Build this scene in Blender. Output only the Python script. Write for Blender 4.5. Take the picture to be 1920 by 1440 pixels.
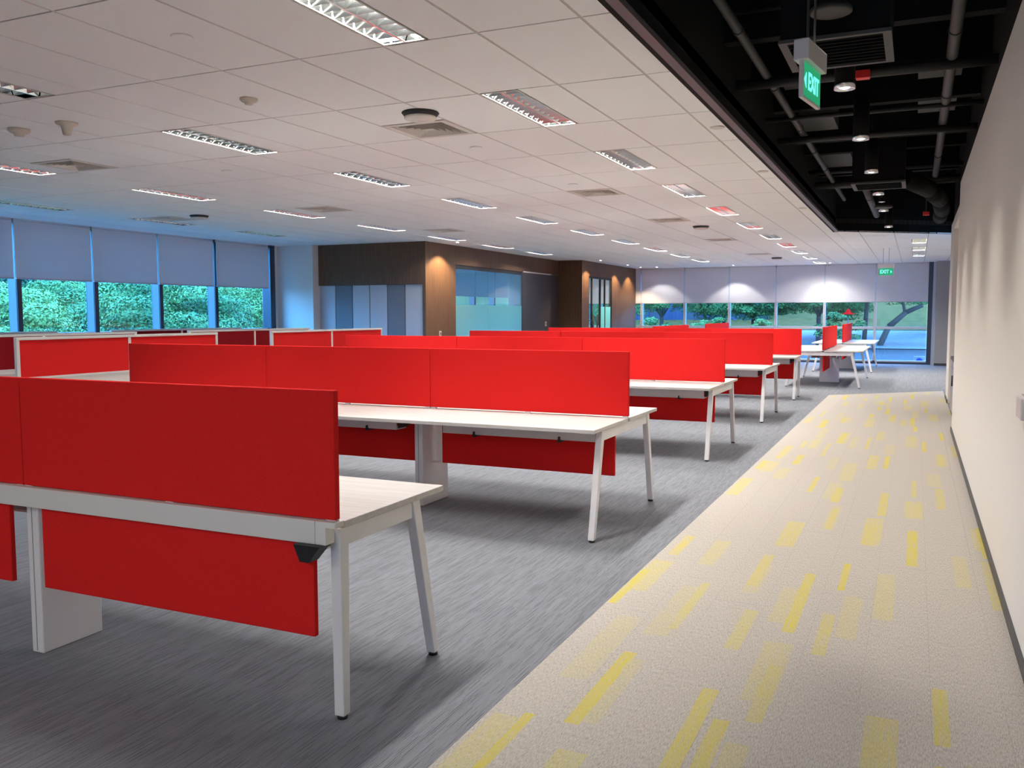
import bpy, bmesh, math, random
from mathutils import Vector, Matrix

random.seed(7)
S = bpy.context.scene
COL = S.collection
for o in list(bpy.data.objects):
    bpy.data.objects.remove(o)

# ------------------------------------------------------------------ camera
YAW, PITCH, ROLL, FPX, CAMH = 0.4281, -0.0787, -0.0014, 1655.73, 1.4776
cy, sy = math.cos(YAW), math.sin(YAW)
fw = Vector((-sy * math.cos(PITCH), cy * math.cos(PITCH), math.sin(PITCH)))
rt = Vector((cy, sy, 0.0))
up = rt.cross(fw)
cr, sr = math.cos(ROLL), math.sin(ROLL)
rt2 = cr * rt + sr * up
up2 = -sr * rt + cr * up
cam_d = bpy.data.cameras.new('camera')
cam_d.sensor_width = 36.0
cam_d.lens = FPX / 1920.0 * 36.0
cam_d.clip_start = 0.05
cam_d.clip_end = 400
cam = bpy.data.objects.new('camera', cam_d)
cam.matrix_world = Matrix(((rt2.x, up2.x, -fw.x, 0.0), (rt2.y, up2.y, -fw.y, 0.0),
                           (rt2.z, up2.z, -fw.z, CAMH), (0, 0, 0, 1)))
COL.objects.link(cam)
S.camera = cam

# ------------------------------------------------------------------ light, sky, exposure
SKY_COL = (0.24, 0.55, 1.0)
SKY_STR = 3.8
W_FLUO = 54.0        # recessed fluorescent fittings (watts at full), also scales the added fill lamps
W_DOWN = 18.0        # corridor downlights
W_WASH = 22.0        # wall washers
EXPOSURE = 2.28
W = bpy.data.worlds.new('sky')
S.world = W
W.use_nodes = True
bg = W.node_tree.nodes['Background']
bg.inputs[0].default_value = (*SKY_COL, 1)
bg.inputs[1].default_value = SKY_STR
S.view_settings.view_transform = 'Standard'
S.view_settings.look = 'None'
S.view_settings.exposure = EXPOSURE
S.view_settings.gamma = 1.0
S.view_settings.use_curve_mapping = False
S.cycles.max_bounces = 8
S.cycles.diffuse_bounces = 6
S.cycles.glossy_bounces = 3
S.cycles.transparent_max_bounces = 12
S.cycles.sample_clamp_indirect = 4.0
S.cycles.caustics_reflective = False
S.cycles.caustics_refractive = False
S.cycles.use_denoising = True

# ------------------------------------------------------------------ materials
def lin(c):
    return tuple((x / 12.92 if x <= 0.04045 else ((x + 0.055) / 1.055) ** 2.4) for x in c)

def rgb(r, g, b):
    return lin((r / 255., g / 255., b / 255.))

def mat(name, col, rough=0.5, metal=0.0, spec=0.5, emit=None, estr=1.0):
    m = bpy.data.materials.new(name)
    m.use_nodes = True
    b = m.node_tree.nodes['Principled BSDF']
    b.inputs['Base Color'].default_value = (*col, 1)
    b.inputs['Roughness'].default_value = rough
    b.inputs['Metallic'].default_value = metal
    b.inputs['Specular IOR Level'].default_value = spec
    if emit:
        b.inputs['Emission Color'].default_value = (*emit, 1)
        b.inputs['Emission Strength'].default_value = estr
    return m

class N:
    """small helper for node graphs"""
    def __init__(s, m):
        s.t = m.node_tree
        s.b = s.t.nodes['Principled BSDF']
    def n(s, typ, **kw):
        x = s.t.nodes.new(typ)
        for k, v in kw.items():
            setattr(x, k, v)
        return x
    def l(s, a, b):
        s.t.links.new(a, b)
    def pos(s):
        return s.n('ShaderNodeNewGeometry').outputs['Position']
    def math(s, op, a, b=None, c=None):
        x = s.n('ShaderNodeMath', operation=op)
        for i, v in enumerate((a, b, c)):
            if v is None:
                continue
            if isinstance(v, (int, float)):
                x.inputs[i].default_value = v
            else:
                s.l(v, x.inputs[i])
        return x.outputs[0]
    def mix(s, f, a, b, blend='MIX'):
        x = s.n('ShaderNodeMix', data_type='RGBA', blend_type=blend)
        for i, v in ((0, f), (6, a), (7, b)):
            if isinstance(v, (int, float)):
                x.inputs[i].default_value = v
            elif isinstance(v, tuple):
                x.inputs[i].default_value = (*v, 1)
            else:
                s.l(v, x.inputs[i])
        return x.outputs[2]
    def noise(s, vec, scale, detail=2.0, rough=0.5, sc=None):
        if sc:
            mp = s.n('ShaderNodeMapping')
            mp.inputs['Scale'].default_value = sc
            s.l(vec, mp.inputs[0])
            vec = mp.outputs[0]
        x = s.n('ShaderNodeTexNoise')
        x.inputs['Scale'].default_value = scale
        x.inputs['Detail'].default_value = detail
        x.inputs['Roughness'].default_value = rough
        s.l(vec, x.inputs['Vector'])
        return x.outputs[0]
    def ramp(s, f, a, b, lo, hi):
        x = s.n('ShaderNodeMapRange')
        x.inputs['From Min'].default_value = lo
        x.inputs['From Max'].default_value = hi
        s.l(f, x.inputs['Value'])
        return s.mix(x.outputs[0], a, b)
    def bump(s, h, strength, dist=0.002):
        x = s.n('ShaderNodeBump')
        x.inputs['Strength'].default_value = strength
        x.inputs['Distance'].default_value = dist
        s.l(h, x.inputs['Height'])
        s.l(x.outputs[0], s.b.inputs['Normal'])

def fabric(name, col, var=0.12):
    m = mat(name, col, 0.95, 0, 0.15)
    g = N(m)
    p = g.pos()
    n = g.noise(p, 1.0, 2, 0.6, (260, 260, 420))
    dark = tuple(c * (1 - var) for c in col)
    lite = tuple(min(1, c * (1 + var)) for c in col)
    g.l(g.ramp(n, dark, lite, 0.3, 0.7), g.b.inputs['Base Color'])
    g.bump(n, 0.25, 0.001)
    return m

M = {}
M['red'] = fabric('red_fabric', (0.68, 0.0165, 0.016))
M['shaded_red'] = fabric('shaded_red_fabric', (0.24, 0.006, 0.010))  # red fabric with the inner partitions' shade put into its colour
M['white'] = mat('white_metal', (0.74, 0.73, 0.74), 0.38, 0, 0.4)
M['offwhite'] = mat('off_white_metal', (0.68, 0.66, 0.62), 0.45, 0, 0.4)
m = mat('laminate', (0.55, 0.54, 0.51), 0.42, 0, 0.4)
g = N(m)
n_ = g.noise(g.pos(), 1.0, 4, 0.6, (2.2, 30, 30))
g.l(g.ramp(n_, (0.50, 0.485, 0.455), (0.58, 0.57, 0.55), 0.35, 0.65), g.b.inputs['Base Color'])
M['laminate'] = m
M['black'] = mat('black_plastic', (0.012, 0.012, 0.013), 0.5)
M['darkgrey'] = mat('dark_grey_metal', (0.05, 0.05, 0.055), 0.45)
M['navy'] = mat('dark_window_frame', (0.035, 0.045, 0.07), 0.35, 0.2)
M['fin'] = mat('window_fin', (0.20, 0.20, 0.22), 0.5, 0.0)
M['alu'] = mat('window_aluminium', (0.50, 0.52, 0.56), 0.35, 0.3)
M['paintw'] = mat('white_wall_paint', (0.74, 0.715, 0.67), 0.85, 0, 0.2)
g = N(M['paintw'])
g.bump(g.noise(g.pos(), 120.0, 3, 0.6), 0.08, 0.002)
M['greywall'] = mat('grey_wall_paint', (0.36, 0.35, 0.34), 0.8, 0, 0.2)
M['blackpaint'] = mat('black_ceiling_paint', (0.0028, 0.0028, 0.003), 0.8, 0, 0.2)
M['pipe'] = mat('grey_pipe', (0.036, 0.035, 0.035), 0.55)
M['pipedark'] = mat('dark_pipe', (0.011, 0.0105, 0.0105), 0.6)
M['duct'] = mat('galvanised_board', (0.042, 0.04, 0.039), 0.6)
M['trim'] = mat('ceiling_edge_trim', (0.10, 0.085, 0.095), 0.5)
m = mat('ceiling_tile', (0.62, 0.575, 0.55), 0.9, 0, 0.1)
g = N(m)
n_ = g.noise(g.pos(), 240.0, 2, 0.7)
g.l(g.ramp(n_, (0.815, 0.83, 0.82), (0.875, 0.89, 0.88), 0.35, 0.65), g.b.inputs['Base Color'])
g.bump(n_, 0.2, 0.002)
M['tile'] = m
M['tbar'] = mat('ceiling_grid', (0.55, 0.50, 0.49), 0.6)
M['plenum'] = mat('plenum_dark', (0.05, 0.045, 0.045), 0.9)
M['plaster'] = mat('ceiling_plaster', (0.84, 0.82, 0.80), 0.9, 0, 0.1)
M['mirror'] = mat('louvre_mirror', (0.86, 0.90, 0.90), 0.15, 1.0)
M['innerref'] = mat('fitting_reflector', (0.62, 0.65, 0.65), 0.06, 1.0)
M['silver'] = mat('brushed_steel', (0.45, 0.45, 0.46), 0.3, 1.0)
M['chrome'] = mat('downlight_reflector', (0.75, 0.75, 0.76), 0.2, 1.0)
M['diffuser'] = mat('diffuser_white', (0.66, 0.63, 0.58), 0.6)
M['beige'] = mat('detector_beige', (0.60, 0.55, 0.47), 0.6)
M['lamp'] = mat('lamp_glow', (0.9, 0.9, 0.9), 0.4, emit=(1, 0.97, 0.92), estr=14.0)
M['tube'] = mat('fluorescent_tube', (0.9, 0.9, 0.9), 0.4, emit=(0.93, 1, 0.97), estr=5.0)
M['tubeoff'] = mat('fluorescent_tube_off', (0.75, 0.77, 0.78), 0.3)
M['exitgreen'] = mat('exit_sign_green', (0.0, 0.22, 0.09), 0.4, emit=(0.0, 0.42, 0.16), estr=0.14)
M['exitletter'] = mat('exit_sign_letters', (0.6, 1.0, 0.95), 0.4, emit=(0.15, 0.95, 0.95), estr=0.17)
M['signwhite'] = mat('sign_casing', (0.58, 0.54, 0.52), 0.5)
M['redplastic'] = mat('red_tag', (0.75, 0.03, 0.03), 0.5)
M['blue'] = mat('blue_print', (0.02, 0.08, 0.5), 0.5)
M['panelw'] = mat('light_grey_panel', (0.48, 0.49, 0.52), 0.6)
M['paneld'] = mat('dark_grey_panel', (0.17, 0.175, 0.20), 0.6)
M['slider'] = mat('dark_sliding_door', (0.055, 0.05, 0.055), 0.5)

def wood(name, a, b):
    m = mat(name, a, 0.5, 0, 0.3)
    g = N(m)
    p = g.pos()
    n1 = g.noise(p, 1.0, 4, 0.65, (55, 55, 1.6))
    g.l(g.ramp(n1, a, b, 0.3, 0.7), g.b.inputs['Base Color'])
    return m
M['wood'] = wood('walnut_veneer', (0.085, 0.045, 0.024), (0.155, 0.088, 0.05))

m = mat('blind_fabric', (0.52, 0.50, 0.52), 0.9, 0, 0.1)
g = N(m)
n_ = g.noise(g.pos(), 300.0, 2, 0.7)
g.l(g.ramp(n_, (0.66, 0.635, 0.65), (0.76, 0.735, 0.75), 0.3, 0.7), g.b.inputs['Base Color'])
# the cloth lets some daylight through
tl_ = m.node_tree.nodes.new('ShaderNodeBsdfTranslucent')
tl_.inputs[0].default_value = (0.62, 0.60, 0.62, 1)
mx_ = m.node_tree.nodes.new('ShaderNodeMixShader')
mx_.inputs[0].default_value = 0.16
g.l(g.b.outputs[0], mx_.inputs[1])
g.l(tl_.outputs[0], mx_.inputs[2])
g.l(mx_.outputs[0], m.node_tree.nodes['Material Output'].inputs[0])
M['blind'] = m

def glass(name, tint, refl=0.08):
    m = bpy.data.materials.new(name)
    m.use_nodes = True
    t = m.node_tree
    t.nodes.clear()
    o = t.nodes.new('ShaderNodeOutputMaterial')
    tr = t.nodes.new('ShaderNodeBsdfTransparent')
    tr.inputs[0].default_value = (*tint, 1)
    gl = t.nodes.new('ShaderNodeBsdfGlossy')
    gl.inputs['Roughness'].default_value = 0.02
    gl.inputs[0].default_value = (0.9, 0.95, 1, 1)
    fr = t.nodes.new('ShaderNodeFresnel')
    geo = t.nodes.new('ShaderNodeNewGeometry')
    ior = t.nodes.new('ShaderNodeMapRange')          # the same reflectance from either side of the pane
    ior.inputs['To Min'].default_value = 1.45
    ior.inputs['To Max'].default_value = 1 / 1.45
    t.links.new(geo.outputs['Backfacing'], ior.inputs['Value'])
    t.links.new(ior.outputs[0], fr.inputs[0])
    mx = t.nodes.new('ShaderNodeMixShader')
    t.links.new(fr.outputs[0], mx.inputs[0])
    t.links.new(tr.outputs[0], mx.inputs[1])
    t.links.new(gl.outputs[0], mx.inputs[2])
    t.links.new(mx.outputs[0], o.inputs[0])
    return m
M['glass'] = glass('window_glass', (0.60, 0.88, 1.0))
M['glassback'] = glass('back_window_glass', (0.64, 0.76, 0.87))
M['glassclear'] = glass('partition_glass', (0.80, 0.88, 0.88))
m = bpy.data.materials.new('frosted_film')
m.use_nodes = True
t = m.node_tree
t.nodes.clear()
o_ = t.nodes.new('ShaderNodeOutputMaterial')
df = t.nodes.new('ShaderNodeBsdfDiffuse')
df.inputs[0].default_value = (0.30, 0.52, 0.52, 1)
tl = t.nodes.new('ShaderNodeBsdfTranslucent')
tl.inputs[0].default_value = (0.50, 0.88, 0.86, 1)
mx = t.nodes.new('ShaderNodeMixShader')
mx.inputs[0].default_value = 0.6
t.links.new(df.outputs[0], mx.inputs[1])
t.links.new(tl.outputs[0], mx.inputs[2])
t.links.new(mx.outputs[0], o_.inputs[0])
M['film'] = m

# carpets -----------------------------------------------------------
m = mat('grey_carpet', (0.2, 0.2, 0.21), 0.95, 0, 0.1)
g = N(m)
p = g.pos()
n1 = g.noise(p, 1.0, 2, 0.6, (230, 4.5, 1))
n2 = g.noise(p, 1.0, 3, 0.6, (26, 0.8, 1))
n3 = g.noise(p, 380.0, 2, 0.7)
sepc = g.n('ShaderNodeSeparateXYZ')
g.l(p, sepc.inputs[0])
rib = g.math('SINE', g.math('MULTIPLY', sepc.outputs[0], 2 * math.pi / 0.0085))       # tufted ribs along the room
dash = g.math('MULTIPLY', g.math('GREATER_THAN', n1, 0.53), 1.0)
groove = g.math('MULTIPLY', g.math('MULTIPLY', g.math('GREATER_THAN', rib, 0.35), dash), 0.75)
c = g.ramp(n2, (0.170, 0.178, 0.200), (0.235, 0.246, 0.272), 0.3, 0.7)
c = g.mix(0.35, c, g.ramp(n3, (0.10, 0.104, 0.118), (0.32, 0.335, 0.365), 0.35, 0.65))
c = g.mix(groove, c, (0.055, 0.058, 0.070))
g.l(c, g.b.inputs['Base Color'])
g.bump(rib, 0.25, 0.002)
M['carpet'] = m

m = mat('corridor_carpet', (0.5, 0.45, 0.38), 0.95, 0, 0.1)
g = N(m)
p = g.pos()
sep = g.n('ShaderNodeSeparateXYZ')
g.l(p, sep.inputs[0])
X, Y = sep.outputs[0], sep.outputs[1]
n1 = g.noise(p, 1.0, 3, 0.75, (300, 40, 1))
n3 = g.noise(p, 420.0, 2, 0.8)
base = g.ramp(n1, (0.19, 0.172, 0.152), (0.57, 0.525, 0.47), 0.32, 0.60)
base = g.mix(0.4, base, g.ramp(n3, (0.13, 0.116, 0.104), (0.62, 0.575, 0.52), 0.33, 0.60))
PI_ = g.math('FLOOR', g.math('DIVIDE', g.math('ADD', X, 1.403), 0.25))
OFS = g.math('MULTIPLY', g.math('FLOORED_MODULO', PI_, 3.0), 0.34)
VY = g.math('DIVIDE', g.math('ADD', g.math('ADD', Y, -3.15), OFS), 1.02)
PJ = g.math('FLOOR', VY)
FU = g.math('FRACT', g.math('DIVIDE', g.math('ADD', X, 1.403), 0.25))
FV = g.math('FRACT', VY)
def rnd3(seed):
    wn = g.n('ShaderNodeTexWhiteNoise', noise_dimensions='3D')
    cb = g.n('ShaderNodeCombineXYZ')
    g.l(PI_, cb.inputs[0])
    g.l(PJ, cb.inputs[1])
    cb.inputs[2].default_value = seed
    g.l(cb.outputs[0], wn.inputs['Vector'])
    sp_ = g.n('ShaderNodeSeparateColor')
    g.l(wn.outputs['Color'], sp_.inputs[0])
    return wn.outputs['Value'], sp_.outputs[0], sp_.outputs[1], sp_.outputs[2]
def block(seed, prob, wmin, wmax, lmin, lmax, amin, amax):
    """one yellow woven block per carpet plank"""
    v, a, b, c = rnd3(seed)
    w = g.math('MULTIPLY_ADD', a, wmax - wmin, wmin)
    l = g.math('MULTIPLY_ADD', b, lmax - lmin, lmin)
    u0 = g.math('MULTIPLY', c, g.math('SUBTRACT', 1.0, w))
    v0 = g.math('MULTIPLY', g.math('FRACT', g.math('MULTIPLY', c, 7.31)), g.math('SUBTRACT', 1.0, l))
    inu = g.math('MULTIPLY', g.math('GREATER_THAN', FU, u0), g.math('LESS_THAN', FU, g.math('ADD', u0, w)))
    inv = g.math('MULTIPLY', g.math('GREATER_THAN', FV, v0), g.math('LESS_THAN', FV, g.math('ADD', v0, l)))
    amt = g.math('MULTIPLY_ADD', g.math('FRACT', g.math('MULTIPLY', b, 5.7)), amax - amin, amin)
    return g.math('MULTIPLY', g.math('MULTIPLY', g.math('MULTIPLY', inu, inv), g.math('LESS_THAN', v, prob)), amt)
f = g.math('MAXIMUM', block(1.5, 0.50, 0.30, 0.70, 0.55, 1.0, 0.25, 0.60), block(8.5, 0.55, 0.14, 0.38, 0.45, 1.0, 0.5, 1.0))
st = g.n('ShaderNodeMapRange')
st.inputs['From Min'].default_value = 0.36
st.inputs['From Max'].default_value = 0.58
st.inputs['To Min'].default_value = 0.40
st.inputs['To Max'].default_value = 1.0
n4 = g.noise(p, 1.0, 2, 0.6, (190, 5, 1))
g.l(n4, st.inputs['Value'])
f = g.math('MULTIPLY', f, st.outputs[0])
yel = g.ramp(n3, (0.36, 0.30, 0.03), (0.68, 0.58, 0.10), 0.3, 0.65)
g.l(g.mix(f, base, yel), g.b.inputs['Base Color'])
g.bump(n1, 0.4, 0.003)
M['corridor'] = m

def leafmat(name, a, b):
    m = mat(name, a, 0.6, 0, 0.2)
    g = N(m)
    n = g.noise(g.pos(), 1.3, 3, 0.6)
    oi = g.n('ShaderNodeObjectInfo')
    f = g.math('ADD', g.math('MULTIPLY', n, 0.8), g.math('MULTIPLY', oi.outputs['Random'], 0.25))
    g.l(g.ramp(f, a, b, 0.3, 0.75), g.b.inputs['Base Color'])
    return m
M['leaf_light'] = leafmat('light_green_leaves', (0.05, 0.13, 0.045), (0.29, 0.34, 0.09))
M['leaf_dark'] = leafmat('dark_green_leaves', (0.025, 0.07, 0.045), (0.08, 0.17, 0.075))
M['leaf_back'] = leafmat('mid_green_leaves', (0.035, 0.11, 0.03), (0.13, 0.27, 0.07))
M['bark'] = mat('bark', (0.055, 0.042, 0.032), 0.9)
m = mat('grass', (0.18, 0.24, 0.05), 0.9, 0, 0.1)
g = N(m)
g.l(g.ramp(g.noise(g.pos(), 3.0, 5, 0.7), (0.05, 0.045, 0.012), (0.15, 0.105, 0.03), 0.3, 0.7), g.b.inputs['Base Color'])
M['grass'] = m
m = mat('asphalt', (0.05, 0.05, 0.055), 0.8, 0, 0.2)
g = N(m)
g.l(g.ramp(g.noise(g.pos(), 8.0, 4, 0.7), (0.022, 0.024, 0.028), (0.05, 0.05, 0.055), 0.3, 0.7), g.b.inputs['Base Color'])
M['asphalt'] = m
m = mat('paving', (0.4, 0.4, 0.4), 0.75, 0, 0.2)
g = N(m)
g.l(g.ramp(g.noise(g.pos(), 2.5, 4, 0.7), (0.14, 0.14, 0.15), (0.21, 0.21, 0.21), 0.3, 0.7), g.b.inputs['Base Color'])
M['paving'] = m
M['facade'] = mat('far_facade', (0.03, 0.036, 0.055), 0.6)
M['facadeblue'] = mat('far_facade_glass', (0.05, 0.07, 0.14), 0.2, 0.3)

# ------------------------------------------------------------------ geometry helpers
class MB:
    def __init__(s):
        s.bm = bmesh.new()
    def box(s, x0, x1, y0, y1, z0, z1, bev=0.0):
        r = bmesh.ops.create_cube(s.bm, size=1.0)
        vs = r['verts']
        for v in vs:
            v.co = Vector(((x0 + x1) / 2 + v.co.x * (x1 - x0), (y0 + y1) / 2 + v.co.y * (y1 - y0),
                           (z0 + z1) / 2 + v.co.z * (z1 - z0)))
        if bev > 0:
            es = list({e for v in vs for e in v.link_edges})
            bmesh.ops.bevel(s.bm, geom=es, offset=bev, segments=2, affect='EDGES', profile=0.5)
        return s
    def hexa(s, pts, bev=0.0):
        """8 points: bottom ring of 4 then top ring of 4"""
        vs = [s.bm.verts.new(p) for p in pts]
        for q in ((3, 2, 1, 0), (4, 5, 6, 7), (0, 1, 5, 4), (1, 2, 6, 5), (2, 3, 7, 6), (3, 0, 4, 7)):
            s.bm.faces.new([vs[i] for i in q])
        if bev > 0:
            es = list({e for v in vs for e in v.link_edges})
            bmesh.ops.bevel(s.bm, geom=es, offset=bev, segments=2, affect='EDGES', profile=0.5)
        return s
    def cyl(s, a, b, r0, r1=None, seg=16, caps=True):
        a, b = Vector(a), Vector(b)
        r1 = r0 if r1 is None else r1
        d = (b - a).normalized()
        u = d.orthogonal().normalized()
        w = d.cross(u)
        ra, rb = [], []
        for i in range(seg):
            t = 2 * math.pi * i / seg
            k = u * math.cos(t) + w * math.sin(t)
            ra.append(s.bm.verts.new(a + k * r0))
            rb.append(s.bm.verts.new(b + k * r1))
        for i in range(seg):
            j = (i + 1) % seg
            s.bm.faces.new((ra[i], ra[j], rb[j], rb[i])).smooth = True
        if caps:
            s.bm.faces.new(list(reversed(ra)))
            s.bm.faces.new(rb)
        return s
    def lathe(s, prof, cx=0, cy=0, seg=24):
        """profile of (radius, z), open or closed, about a vertical axis"""
        rings = []
        for r, z in prof:
            rings.append([s.bm.verts.new((cx + r * math.cos(2 * math.pi * i / seg), cy + r * math.sin(2 * math.pi * i / seg), z))
                          for i in range(seg)])
        for a, b in zip(rings, rings[1:]):
            for i in range(seg):
                j = (i + 1) % seg
                s.bm.faces.new((a[i], a[j], b[j], b[i])).smooth = True
        s.bm.faces.new(rings[0])
        s.bm.faces.new(list(reversed(rings[-1])))
        return s
    def prism(s, poly, z0, z1):
        lo = [s.bm.verts.new((x, y, z0)) for x, y in poly]
        hi = [s.bm.verts.new((x, y, z1)) for x, y in poly]
        s.bm.faces.new(list(reversed(lo)))
        s.bm.faces.new(hi)
        for i in range(len(poly)):
            j = (i + 1) % len(poly)
            s.bm.faces.new((lo[i], lo[j], hi[j], hi[i]))
        return s
    def mesh(s, name, m):
        bmesh.ops.recalc_face_normals(s.bm, faces=s.bm.faces)
        me = bpy.data.meshes.new(name)
        s.bm.to_mesh(me)
        s.bm.free()
        for k in (m if isinstance(m, (list, tuple)) else [m]):
            me.materials.append(k)
        return me
    def build(s, name, m, parent=None, label=None, cat=None, group=None, kind=None, loc=None):
        return obj(name, s.mesh(name, m), parent, label, cat, group, kind, loc)

def obj(name, me, parent=None, label=None, cat=None, group=None, kind=None, loc=None, rz=None):
    o = bpy.data.objects.new(name, me)
    COL.objects.link(o)
    if parent:
        o.parent = parent
    if loc is not None:
        o.location = loc
    if rz is not None:
        o.rotation_euler = (0, 0, rz)
    tag(o, label, cat, group, kind)
    return o

def tag(o, label=None, cat=None, group=None, kind=None):
    if label: o['label'] = label
    if cat: o['category'] = cat
    if group: o['group'] = group
    if kind: o['kind'] = kind

def empty(name, loc, rz=0, label=None, cat=None, group=None, kind=None):
    return obj(name, None, None, label, cat, group, kind, loc, rz)

def copy_tree(o, parent=None):
    c = o.copy()
    COL.objects.link(c)
    if parent:
        c.parent = parent
    for ch in list(o.children):
        copy_tree(ch, c)
    return c

def struct(name, mb, m, parent=None):
    return mb.build(name, m, parent, kind=None if parent else 'structure')

def clip(poly, a, b, c):
    """keep the side a*x + b*y <= c"""
    out = []
    for i in range(len(poly)):
        p, q = poly[i], poly[(i + 1) % len(poly)]
        dp, dq = a * p[0] + b * p[1] - c, a * q[0] + b * q[1] - c
        if dp <= 0:
            out.append(p)
        if dp * dq < 0:
            t = dp / (dp - dq)
            out.append((p[0] + t * (q[0] - p[0]), p[1] + t * (q[1] - p[1])))
    return out

# ------------------------------------------------------------------ room dimensions
ZC = 2.97                      # ceiling
XL = -12.75                    # left glazing
YB = 28.4                      # back glazing
XE = -1.37                     # edge of the tiled ceiling
XW = 0.45                      # right wall
XC = -1.403                    # edge of corridor carpet
Y0 = -4.0                      # behind the camera
GX, GY, SX, SY = -2.753, 4.3128, 0.5838, 1.1724
DIAG = 0.767                   # far edge of the open black ceiling: y = 17.1 + DIAG*(x-XE)
def diag_y(x):
    return 17.1 + DIAG * (x - XE)

# floor ---------------------------------------------------------------
floor = struct('floor', MB().box(XL - 0.2, 1.7, Y0, YB + 0.1, -0.08, 0.0), M['carpet'])
PW, PL = 0.25, 1.02
plank_me = MB().box(0, PW - 0.0006, 0, PL - 0.0008, -0.001, 0.0025).mesh('carpet_plank', M['corridor'])
ncol = 8
for i in range(ncol):
    x0 = XC + i * PW
    x1 = min(x0 + PW, XW + 0.02)
    j = -5
    offs = (i % 3) * 0.34
    while True:
        y0 = 3.15 + j * PL - offs
        j += 1
        if y0 > 19.2:
            break
        yl = 17.0 + 0.92 * (x0 - XC)
        if x1 - x0 > PW - 1e-6 and y0 + PL < yl:
            obj('carpet_plank', plank_me, floor, loc=(x0, y0, 0))
        else:
            xx = x1 if y0 < 12.4 else min(x0 + PW, 0.515)
            poly = [(x0, y0), (xx - .0012, y0), (xx - .0012, y0 + PL - .0015), (x0, y0 + PL - .0015)]
            poly = clip(poly, -0.92, 1.0, 17.0 - 0.92 * XC)
            if len(poly) > 2:
                MB().prism(poly, -0.001, 0.0025).build('carpet_plank', M['corridor'], floor)

# ceiling: plenum slab, grid, tiles -----------------------------------------
ceil = struct('ceiling', MB().prism([(XL - 0.2, Y0), (XE, Y0), (XE, 17.1), (1.7, diag_y(1.7)), (1.7, YB + 0.3), (XL - 0.2, YB + 0.3)], 3.12, 3.2), M['plenum'])
# plain plaster border beside the left glazing and behind the camera
IMIN, IMAX, JMIN, JMAX = -16, 7, -2, 21
gx = lambda i: GX + i * SX
gy = lambda j: GY + j * SY
mb = MB()
mb.box(XL - 0.2, gx(IMIN) - 0.003, Y0, YB, ZC - 0.002, ZC + 0.02)
mb.box(gx(IMIN), XE, Y0, gy(JMIN) - 0.004, ZC - 0.002, ZC + 0.02)
struct('ceiling_border', mb, M['plaster'], ceil)
# fittings that take a cell (or part of it)
LIGHTS = []       # (i, j, side, column, number, power)
for col, i, js, side in (('A', 0, range(-1, 20, 2), 'L'), ('B', -5, range(-1, 18, 2), 'L'),
                         ('C', -10, range(1, 15, 2), 'L'), ('D', -15, range(1, 9, 2), 'R'), ('E', 4, range(13, 19, 2), 'R')):
    for n, j in enumerate(js):
        LIGHTS.append((i, j, side, col, n))
DIFFS = [(-2, 1, 1), (-2, 5, 0), (-2, 8, 0), (-2, 11, 1), (-2, 15, 1), (-9, 1, 1), (-9, 5, 0), (-9, 8, 0), (-14, 5, 0)]
light_cells = {(l[0], l[1]): l[2] for l in LIGHTS}
diff_cells = {(d[0], d[1]): d[2] for d in DIFFS}
FIXW = 0.292
tile_me = MB().box(0.009, SX - 0.009, 0.007, SY - 0.007, 0, 0.014).mesh('ceiling_tile', M['tile'])
half_me = {'L': MB().box(FIXW + 0.004, SX - 0.009, 0.007, SY - 0.007, 0, 0.014).mesh('ceiling_tile_half', M['tile']),
           'R': MB().box(0.009, SX - FIXW - 0.004, 0.007, SY - 0.007, 0, 0.014).mesh('ceiling_tile_half', M['tile']),
           0: MB().box(0.009, SX - 0.009, SY / 2 + 0.007, SY - 0.007, 0, 0.014).mesh('ceiling_tile_half', M['tile']),
           1: MB().box(0.009, SX - 0.009, 0.007, SY / 2 - 0.004, 0, 0.014).mesh('ceiling_tile_half', M['tile'])}
def solid(x, y):
    """inside the enclosed rooms on the left: their own ceilings"""
    return (x < -9.2 and y > 15.9) or (x < -8.5 and y > 23.2)
tiles = []
bars = MB()
for i in range(IMIN, IMAX + 1):
    for j in range(JMIN, JMAX + 1):
        x0, y0 = gx(i), gy(j)
        x1, y1 = x0 + SX, min(y0 + SY, YB)
        if solid((x0 + x1) / 2, (y0 + y1) / 2) or y0 > YB:
            continue
        dist = math.hypot((x0 + x1) / 2, (y0 + y1) / 2)
        whole = (x1 <= XE and y1 < YB) or (y0 > diag_y(x1) + 0.02 and x0 > XE and y1 < YB)
        key = (i, j)
        if whole:
            me = tile_me
            if key in light_cells: me = half_me[light_cells[key]]
            elif key in diff_cells: me = half_me[diff_cells[key]]
            tiles.append((dist, me, (x0, y0, ZC)))
        else:
            r = [(x0 + .009, y0 + .007), (x1 - .009, y0 + .007), (x1 - .009, y1 - .007), (x0 + .009, y1 - .007)]
            L = clip(r, 1, 0, XE - 0.002) if x0 < XE else []
            R_ = clip(clip(r, -1, 0, -XE - 0.002), DIAG, -1, DIAG * XE - 17.1) if x1 > XE else []
            for poly in (L, R_):
                if len(poly) > 2:
                    tiles.append((dist + 0.01, poly, None))
tiles.sort(key=lambda t: t[0])
rest = MB()
for k, (d, me, loc) in enumerate(tiles):
    if k < 298:
        if loc is None:
            MB().prism(me, ZC, ZC + 0.014).build('ceiling_tile', M['tile'], ceil)
        else:
            obj('ceiling_tile', me, ceil, loc=loc)
    else:
        if loc is None:
            rest.prism(me, ZC, ZC + 0.014)
        else:
            cs = [v.co for v in me.vertices]
            rest.box(loc[0] + min(v.x for v in cs), loc[0] + max(v.x for v in cs), loc[1] + min(v.y for v in cs),
                     loc[1] + max(v.y for v in cs), ZC, ZC + 0.014)
rest.build('far_ceiling_tiles', M['tile'], ceil, kind='stuff')
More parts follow.
